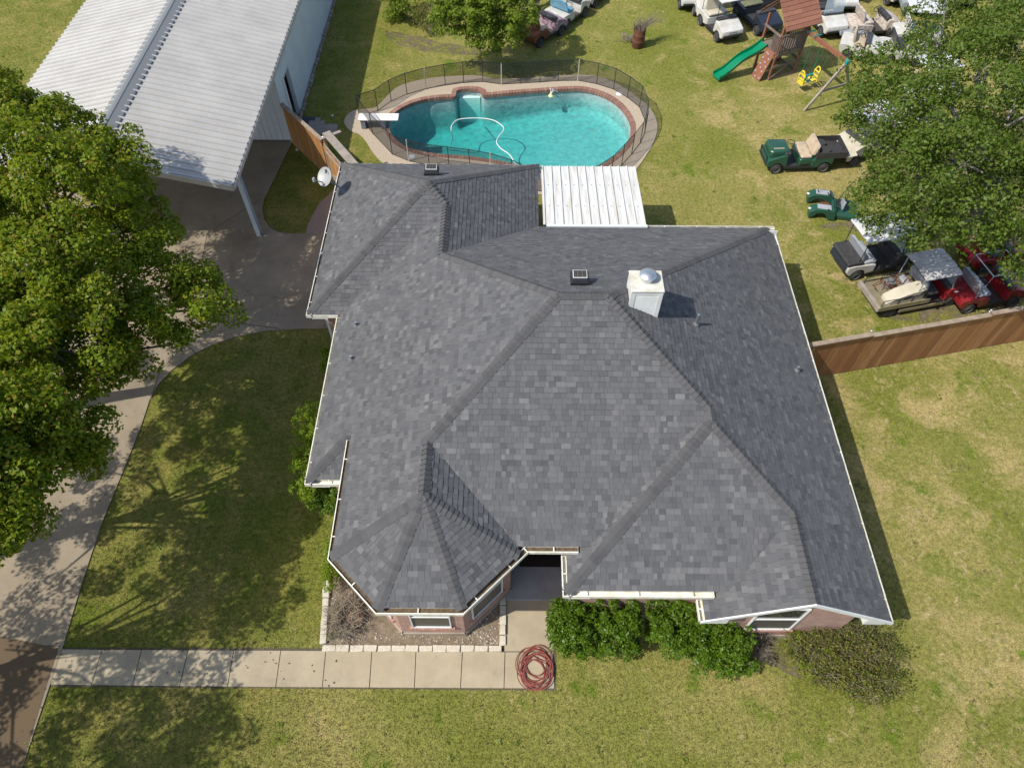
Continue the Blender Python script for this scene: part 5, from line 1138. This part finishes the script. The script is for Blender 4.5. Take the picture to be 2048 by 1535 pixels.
# green utility cart with a cargo bed
u = cart('dark green utility cart with a tan bench and a cargo box, left of the oak', (1645, 343), (1545, 346), 'L', body='greenp', seat='tan', back='tan', bed=(-.80, .50, 'blackv'), name='utility_cart', rim='cream')
L_ = (Vector(G2(1645, 343)) - Vector(G2(1545, 346))).length
xf = L_ / 2
for ch in u.children:
    if ch.name.split('.')[0] in ('seat', 'backrest'): ch.location.x = .50
MB().rbox(-xf + .5, -.55, .33, -xf + 1.12, .55, .66, .04).build('seat_base', M['greenp'], u, smooth=True)
MB().rbox(xf - .42, -.44, .70, xf + .40, .44, 1.02, .08).build('hood', M['greenp'], u, smooth=True)
st = MB()
for y in (.20, .25): st.box(xf - .2, y, 1.0205, xf + .25, y + .025, 1.023)
st.build('hood_stripe', M['tan'], u)
MB().tube([(xf + .45, -.45, .5), (xf + .5, -.4, .75), (xf + .5, .4, .75), (xf + .45, .45, .5)], .025, 6).build('bull_bar', M['blackmetal'], u)
MB().torus((xf - .62, -.22, .98), .15, .016, k=16, q=5).build('steering_wheel', M['blackmetal'], u)
tailg = MB().hull8([(-xf - .84, -.56, .70), (-xf - .81, -.56, .70), (-xf - .81, .56, .70), (-xf - .84, .56, .70)], [(-xf - 1.25, -.56, .78), (-xf - 1.23, -.56, .81), (-xf - 1.23, .56, .81), (-xf - 1.25, .56, .78)]).build('tailgate', M['cream'], u)
o_ = u.matrix_world
ca, sa = math.cos(u.rotation_euler.z), math.sin(u.rotation_euler.z)
for dx, dy, lab in ((-xf + .18, -.2, 'loose spare tyre lying in the green cart bed, farther from the house'), (-xf + .12, .25, 'loose spare tyre lying in the green cart bed, nearer the house')):
    x, y = u.location.x + ca * dx - sa * dy, u.location.y + sa * dx + ca * dy
    s_ = thing('spare_tyre', lab, 'tyre', (x, y, .735), group='spare tyres in the cart bed')
    MB().lathe([(.13, -.0), (.2, .0), (.225, .05), (.225, .12), (.2, .16), (.13, .16)], k=20).build('tyre', M['rubber'], s_, smooth=True); MB().lathe([(.13, .02), (.13, .15), (.1, .12), (.04, .10), (.005, .10)], k=16).build('rim', M['white'], s_, smooth=True)
u.scale = (.94, .94, .94)
# green stripped body
g = G(1662, 430); gb_ = thing('stripped_cart', 'stripped dark green cart body shell lying on the grass below the utility cart', 'cart body', (g.x, g.y + .25, 0), rad(170), group=None)
for y in (-.42, .42):
    pf_ = [(.85, .05), (.88, .30), (.72, .42), (.40, .47), (.0, .44), (-.10, .30), (-.12, .05), (.1, .05)] + [(.45 + .26 * math.cos(rad(a)), .08 + .26 * math.sin(rad(a))) for a in (170, 130, 90, 50, 10)]
    mb = MB(); sideprofile(pf_, .19, mb); mb.v = [(x, yy + y, z) for x, yy, z in mb.v]; f_ = mb.build('fender', M['greenp'], gb_, smooth=True)
    MB().rbox(.12, y - .13, .458, .62, y + .13, .482, .01).build('fender_pad', M['greyv'], f_); MB().lathe([(.005, .03), (.05, .02), (.055, 0)], (.86, y, .33), k=10).build('headlight', M['white'], gb_)
MB().rbox(-1.0, -.5, .02, -.12, .5, .22, .05).build('floor_pan', M['greenp'], gb_); MB().rbox(-.125, -.40, .06, .02, .40, .36, .04).build('bulkhead', M['greenp'], gb_); MB().rbox(.03, -.24, .03, .36, .24, .2, .03).build('engine_block', M['rust'], gb_)
b = MB()
for _ in range(16): p = Vector((R.uniform(-.7, .4), R.uniform(-.4, .4), R.uniform(.15, .3))); b.tube([p, p + Vector((R.uniform(-.4, .4), R.uniform(-.3, .3), R.uniform(.05, .4)))], .018, 5)
b.tube([(-.25, -.35, .2), (-.4, -.4, .8), (-.5, -.42, 1.05)], .016, 5); b.tube([(.3, .2, .2), (-.25, -.35, .2)], .016, 5); b.build('bent_tubes', M['blackmetal'], gb_)
MB().rbox(-.35, -.12, .35, -.28, .35, .72, .03).build('seat_panel', M['greyv'], gb_)
# white cart with canopy and black box
c1 = cart('white golf cart with a black cargo cover and white canopy by the oak', (1704, 557), (1795, 541), 'R', body='wht', cowl='blackv', seat='greyv', back='greyv', roof='roofwhite', shield=True, rim='greyv', roofz=1.85)
L_ = (Vector(G2(1704, 557)) - Vector(G2(1795, 541))).length; xr = -L_ / 2
MB().rbox(xr - .52, -.56, .72, xr + .06, .56, .86, .03).build('cargo_cover', M['blackv'], c1); MB().rbox(xr - .54, -.5, .45, xr - .47, .5, .70, .02).build('rear_panel', M['navy'], c1)
# long flatbed cart
c2 = cart('long gold flatbed cart with a grey canopy and red nose beside the brown fence', (1771, 630), (1893, 607), 'R', body='gold', cowl='redp', seat='blackv', back='greyv', roof=None, shield=True, rear_body=False, rim='rubber')
L_ = (Vector(G2(1771, 630)) - Vector(G2(1893, 607))).length; xr, xf = -L_ / 2, L_ / 2
c2.children  # seat sits forward on this one
for ch in c2.children:
    if ch.name.split('.')[0] in ('seat', 'backrest'): ch.location.x = 1.0
b = MB().box(xr - .55, -.60, .56, xr + 1.2, .60, .60).box(xr - .55, -.63, .47, xr + 1.25, -.60, .66).box(xr - .55, .60, .47, xr + 1.25, .63, .66).box(xr + .28, -.63, .22, xf - .35, -.59, .34); b.build('flat_bed', M['gold'], c2)
MB().rbox(xr - .66, -.64, .48, xr - .552, .64, .68, .02).build('rear_beam', M['greywood'], c2)
b = MB(); prof = [(-.62, 0)] + [(-.62 + 1.24 * i / 24, (.02 if i % 6 else -.012) + .05 * (1 - ((i - 12) / 12) ** 2)) for i in range(25)] + [(.62, -.02)]
b.loft([[(x, y, 1.66 + h_) for y, h_ in prof] for x in (xf - 1.75, xf - .45)], False, False); b.loft([[(x, y, 1.64 + h_ * .8) for y, h_ in prof] for x in (xf - 1.75, xf - .45)], False, False); b.build('roof', M['roofgrey'], c2)
for y in (-.52, .52):
    for xa, xb, z0 in ((xf - .28, xf - .55, .8), (xf - 1.6, xf - 1.65, .5)): MB().tube([(xa, y, z0), (xb, y, 1.65)], .018, 6).build('roof_strut', M['silver'], c2)
b = MB()
for y in (-.55, .55): b.tube([(xr - .5, y, .86), (xr + 1.1, y, .86)], .016, 5); [b.tube([(x, y, .60), (x, y, .86)], .014, 5) for x in (xr - .5, xr + .1, xr + .6, xr + 1.1)]
b.build('bed_rail', M['blackmetal'], c2)
c, s = math.cos(c2.rotation_euler.z), math.sin(c2.rotation_euler.z)
def onb(x, y): return (c2.location.x + c * x - s * y, c2.location.y + s * x + c * y)
sh = thing('loaded_cowl', 'cream white cart body shell loaded on the gold flatbed', 'cart body', (*onb(xr + .35, -.32), .605), c2.rotation_euler.z)
mb = MB(); sideprofile([(-.62, .0), (-.60, .10), (-.25, .30), (.15, .42), (.62, .48), (.66, .40), (.66, .02), (.5, 0)], .22, mb); mb.build('shell', M['cream'], sh, smooth=True)
for x0, x1, z in ((-.12, .16, .16), (.42, .64, .30)): MB().hull8([(x0, -.232, z), (x1, -.232, z + .02), (x1, -.223, z + .02), (x0, -.223, z)], [(x0 + .08, -.228, z + .12), (x1, -.228, z + .15), (x1, -.219, z + .15), (x0 + .08, -.219, z + .12)]).build('vent_opening', M['blackmetal'], sh)
e = thing('engine', 'greasy engine and axle parts beside the cream shell on the flatbed', 'engine', (*onb(xr + .2, .25), .605), c2.rotation_euler.z)
MB().rbox(-.15, -.14, 0, .18, .14, .26, .04).lathe([(.1, .26), (.1, .34), (.03, .36)], (0, 0, 0), k=10).build('block', M['lead'], e)
b = MB()
for _ in range(22): p = Vector((R.uniform(-.6, .6), R.uniform(-.28, .28), R.uniform(.05, .22))); b.tube([p, p + Vector((R.uniform(-.4, .4), R.uniform(-.25, .25), R.uniform(-.05, .22)))], .016, 5)
b.build('tubes', M['rust'], e); MB().rbox(.45, -.22, .08, .7, .22, .2, .03).build('old_seat', M['greyv'], e)
# red cart
c3 = cart('bright red golf cart with a bare canopy frame by the brown fence', (1935, 622), (2006, 610), 'R', body='redp', cowl='redp', seat='greyv', back='greyv', rim='greyv', steer=True, wb=1.66)
b = MB()
for y in (-.5, .5): b.tube([(.5, y, .8), (.36, y, 1.7), (-.75, y, 1.7), (-.8, y, .7)], .018, 6)
b.tube([(.36, -.5, 1.7), (.36, .5, 1.7)], .018, 6).tube([(-.75, -.5, 1.7), (-.75, .5, 1.7)], .018, 6); b.build('canopy_frame', M['silver'], c3)
MB().rbox(-1.36, -.15, .715, -1.2, .12, .725, .004).build('sticker', M['white'], c3)
cart('dark red golf cart mostly hidden under the oak behind the bright red one', (1955, 545), (2010, 535), 'R', body='redp', seat='blackv', roof=None)

# ---------------------------------------------------------------- playset
P1, P2, P3_ = Vector((11.48, 29.57)), Vector((10.97, 30.62)), Vector((12.83, 30.19)); ra = math.atan2((P3_ - P1).y, (P3_ - P1).x)
ps = thing('playset', 'wooden playset tower with a shingled roof, green slide, climbing wall and swing beam', 'playset', (P1.x, P1.y, 0), ra)
M['redwood'] = mat('redwood', (.26, .095, .05), .8, var=(.18, .075, .045), scale=5); M['oldwood'] = mat('oldwood', (.2, .15, .12), .9, var=(.13, .1, .085), scale=6)
M['slidegreen'] = mat('slidegreen', (.0, .17, .075), .22); M['teal'] = mat('teal', (.0, .3, .27), .4); M['yellow'] = mat('yellow', (.72, .55, .04), .45); M['roofplank'] = mat('roofplank', (.27, .105, .06), .85, island=[(.28, .11, .062), (.23, .09, .055), (.32, .135, .08)], var=(.16, .08, .055), scale=7)
TX, TY, FZ, EZ = 1.45, 1.15, 1.25, 2.5
for x in (.04, TX - .04):
    for y in (.04, TY - .04): MB().bar((x, y, 0), (x, y, EZ), .09, .09).build('post', M['redwood'], ps)
MB().box(0.02, 0.02, FZ - .06, TX - .02, TY - .02, FZ).build('deck', M['oldwood'], ps)
b = MB()
for z in (.08, .62, FZ - .12): b.bar((.0, -.02, z), (TX, -.02, z), .03, .10); b.bar((0, TY + .02, z), (TX, TY + .02, z), .03, .10); b.bar((TX + .02, 0, z + .015), (TX + .02, TY, z + .015), .03, .10)
b.bar((.1, -.02, .1), (TX * .6, -.02, .6), .03, .08); b.build('crosspieces', M['oldwood'], ps)
b = MB()
for i in range(11): b.bar((.06 + i * (TX - .12) / 10, -.04, FZ - .1), (.06 + i * (TX - .12) / 10, -.04, FZ + .75), .03, .06); b.bar((TX + .05, .06 + i * (TY - .12) / 10, FZ - .1), (TX + .05, .06 + i * (TY - .12) / 10, FZ + .75), .06, .03)
for i in range(7): b.bar((-.03, .06 + i * .06, FZ + .05), (-.03, .06 + i * .06, FZ + .72), .03, .03)
b.bar((0, -.045, FZ + .75), (TX, -.045, FZ + .75), .05, .08).bar((TX + .06, 0, FZ + .755), (TX + .06, TY, FZ + .755), .05, .08).bar((-.03, 0, FZ + .745), (-.03, TY, FZ + .745), .05, .08); b.build('railing', M['oldwood'], ps)
for sgn in (-1, 1):
    b = MB(); ym = TY / 2
    for i in range(7):
        t0, t1 = i / 7, (i + 1.12) / 7; ya, yb = ym + sgn * .95 * (1 - t0), ym + sgn * .95 * (1 - t1); za, zb = EZ - .1 + .95 * t0, EZ - .1 + .95 * t1
        for xa, xb in ((-.22, TX / 2 - .01), (TX / 2 + .01, TX + .22)): b.hull8([(xa, ya, za + .02), (xb, ya, za + .02), (xb, yb, zb), (xa, yb, zb)], [(xa, ya, za + .045), (xb, ya, za + .045), (xb, yb, zb + .02), (xa, yb, zb + .02)])
    b.build('roof', M['roofplank'], ps)
b = MB()
for x in (-.1, TX + .1):
    for sgn in (-1, 1): b.bar((x, TY / 2 + sgn * .9, EZ - .12), (x, TY / 2, EZ + .80), .05, .08)
b.build('rafters', M['oldwood'], ps)
# slide: a wavy trough
b = MB(); rings = []; sy = .86
for i in range(25):
    t = i / 24; x = -.02 - 2.15 * t; z = FZ + .02 - (FZ - .12) * (t + .05 * math.sin(t * 2 * math.pi * 1.5)) ; z = max(z, .10); w_ = .24 + (.03 if t > .85 else 0)
    y = sy + .12 * t
    rings.append([(x, y - w_, z + .15), (x, y - w_ + .03, z + .17), (x, y - w_ + .06, z + .03), (x, y, z), (x, y + w_ - .06, z + .03), (x, y + w_ - .03, z + .17), (x, y + w_, z + .15), (x, y + w_ - .02, z - .03), (x, y, z - .05), (x, y - w_ + .02, z - .03)])
b.loft(rings); b.build('slide', M['slidegreen'], ps, smooth=True)
# climbing wall with holds
b = MB().hull8([(-.46, .06, .02), (-.46, .62, .02), (-.43, .62, .0), (-.43, .06, .0)], [(-.05, .06, FZ - .02), (-.05, .62, FZ - .02), (-.01, .62, FZ - .03), (-.01, .06, FZ - .03)]); cw_ = b.build('climbing_wall', M['redwood'], ps)
for yy, t in ((.15, .08), (.42, .05), (.55, .2), (.2, .3), (.38, .38), (.5, .48), (.14, .5), (.3, .6), (.52, .68), (.2, .74), (.36, .86), (.46, .88)):
    x = -.46 + .41 * t; z = .02 + (FZ - .04) * t; MB().lathe([(.045, -.01), (.04, .02), (.015, .035)], k=8).build('climbing_hold', M['greyv'], cw_).matrix_local = Matrix.Translation((x, yy, z)) @ Matrix.Rotation(rad(-70), 4, 'Y')
# swing beam and A-frame
bz_, bx0 = 2.05, 1.2
MB().bar((bx0, -.0, bz_), (bx0, -2.75, bz_), .10, .16).build('swing_beam', M['redwood'], ps)
inv = Matrix.Rotation(-ra, 2)
f1_ = inv @ (Vector(G2(1608, 222)) - P1); 
b = MB().bar((bx0, -2.7, bz_ - .05), (f1_.x, f1_.y, 0), .09, .09); b.build('swing_leg', M['greywood'], ps)
f2_ = Vector((2 * bx0 - f1_.x + .1, f1_.y + .05)); MB().bar((bx0 + .02, -2.7, bz_ - .05), (f2_.x, f2_.y, 0), .09, .09).build('swing_leg', M['greywood'], ps)
p, q_ = Vector((bx0, -2.7, bz_)).lerp(Vector((f1_.x, f1_.y, 0)), .6), Vector((bx0, -2.7, bz_)).lerp(Vector((f2_.x, f2_.y, 0)), .6); MB().bar(p, q_, .04, .10).build('cross_brace', M['greywood'], ps)
MB().rbox(bx0 - .08, -2.8, bz_ - .12, bx0 + .08, -2.66, bz_ + .1, .02).build('beam_bracket', M['teal'], ps)
for y in (-.35, -.75): MB().bar((bx0 - .22, y, bz_ + .1), (bx0 + .22, y, bz_ + .1), .03, .05).build('beam_handle', M['teal'], ps)
# glider swing hanging from the beam
gl_ = inv @ (Vector(G2(1605, 146, .5)) - P1); gy = -1.2
wv = Matrix.Rotation(ra, 2) @ Vector((bx0 - .12, gy)) + P1
gs = thing('glider_swing', 'yellow two seat glider swing on green ropes under the swing beam', 'swing', (wv.x, wv.y, .25), ra)
for sx in (-1, 1):
    b = MB(); xx = sx * .38
    for z0, z1, w0, w1 in ((.1, .5, .17, .15), (.5, .68, .15, .06)):
        for s in (-1, 1): b.bar((xx, s * w0, z0), (xx + sx * .04, s * w1, z1), .04, .045)
    b.bar((xx, -.17, .1), (xx, .17, .1), .045, .05).bar((xx, -.16, .3), (xx, .16, .3), .04, .05).bar((xx, -.15, .5), (xx, .15, .5), .04, .045).bar((xx + sx * .04, -.06, .68), (xx + sx * .04, .06, .68), .04, .04)
    b.rbox(xx - .02 - sx * .12 - .13, -.15, .16, xx - .02 - sx * .12 + .13, .15, .2, .02); b.build('seat', M['yellow'], gs)
MB().bar((-.3, 0, .12), (.3, 0, .12), .08, .07).bar((-.14, 0, .12), (-.14, 0, .40), .05, .05).bar((.14, 0, .12), (.14, 0, .40), .05, .05).bar((-.2, 0, .42), (.2, 0, .42), .06, .05).build('glider_bar', M['teal'], gs)
for sx in (-1, 1):
    for y in (-.15, .15): MB().tube([(sx * .36, y, .22), (sx * .22 + .12, y + .2 * (1 if y > 0 else -1), bz_ - .33)], .01, 5).build('rope', M['slidegreen'], gs)

# ---------------------------------------------------------------- burn barrel, hose coil, small things
g = G(1275, 93); bb = thing('burn_barrel', 'rusty brown steel burn barrel stuffed with dry sticks on the back lawn', 'barrel', (g.x, g.y, 0))
MB().lathe([(.27, 0), (.285, .02), (.28, .28), (.29, .3), (.28, .32), (.28, .56), (.29, .58), (.28, .6), (.285, .86), (.26, .86), (.26, .5), (.01, .5)], k=24).build('barrel', mat('barrelrust', (.15, .05, .022), .85, var=(.08, .035, .02), scale=5), bb, smooth=True)
b = MB()
for _ in range(60):
    a = R.uniform(0, 6.28); q_ = .2 * math.sqrt(R.random()); p = Vector((q_ * math.cos(a), q_ * math.sin(a), .5)); b.tube([p, p + Vector((math.cos(a) * R.uniform(.0, .25), math.sin(a) * R.uniform(0, .25), R.uniform(.5, .85)))], [.014, .006], 5)
sk_ = b; sk_.build('sticks', M['twig'], bb)
b = MB()
for _ in range(40):
    e = Vector((R.uniform(.5, 1.3), R.uniform(.3, .8), R.uniform(.9, 1.4))); b.tube([(.1, .1, .8), Vector((.1, .1, .8)).lerp(e, .5) + Vector((R.uniform(-.1, .1), R.uniform(-.1, .1), .05)), e], [.012, .007, .003], 4)
b.build('long_branch', M['twig'], bb)
t = thing('stick_pile', 'heap of dry sticks lying on the grass behind the burn barrel', 'stick pile', (g.x - .3, g.y + .45, 0)); b = MB()
for _ in range(70): p = Vector((R.uniform(-.4, .5), R.uniform(-.3, .3), R.uniform(.01, .2))); a = R.uniform(0, 3.14); b.tube([p, p + Vector((.35 * math.cos(a), .25 * math.sin(a), R.uniform(-.02, .1)))], .012, 4)
b.build('sticks', M['twig'], t)
g = G(1071, 1336, .04); b = MB(); pts = []
turns = 13
for i in range(turns * 36):
    a = 2 * math.pi * i / 36; k_ = i / 36
    rr = .335 + .06 * math.sin(k_ * 2.4) + .03 * math.sin(k_ * 7.7); ox, oy = .07 * math.sin(k_ * 1.9 + 1), .10 * math.cos(k_ * 1.37)
    pts.append((g.x + ox + rr * math.cos(a), g.y + oy + rr * 1.12 * math.sin(a), .05 + .012 * (k_ % 4) + .02 * (1 + math.sin(a * 1.0 + k_ * 2))))
b.tube(pts, .0125, 6)
single(b, 'garden_hose', mat('hosered', (.25, .062, .046), .55, var=(.19, .05, .04), scale=9), 'coiled faded red garden hose on the front walk next to the hedge', 'hose', smooth=True)
for px, py, s, lab in ((730, 75, .10, 'x'),):
    pass
# white litter caps and stones in the grass near the barn
for px, py, lab in ((665, 232, 'small white plastic lid on the grass in the barn shade'), (594, 300, 'small white scrap on the soil at the foot of the cedar fence')):
    gg = G(px, py); single(MB().lathe([(.05, .0), (.055, .03), (.03, .045), (.01, .045)], (gg.x, gg.y, 0), k=12), 'plastic_lid', M['white'], lab, 'litter')
gg = G(868, 66); single(MB().loft([[(gg.x + .3 * s_ * math.cos(a) * (1 + .2 * math.sin(3 * a)), gg.y + .2 * s_ * math.sin(a), z) for a in [i * .7 for i in range(9)]] for s_, z in ((1, -.02), (.95, .15), (.6, .35), (.2, .42))]), 'boulder', M['greybark'], 'grey boulder beside the small bush left of the low tree', 'boulder')
gg = G(1322, 1085)
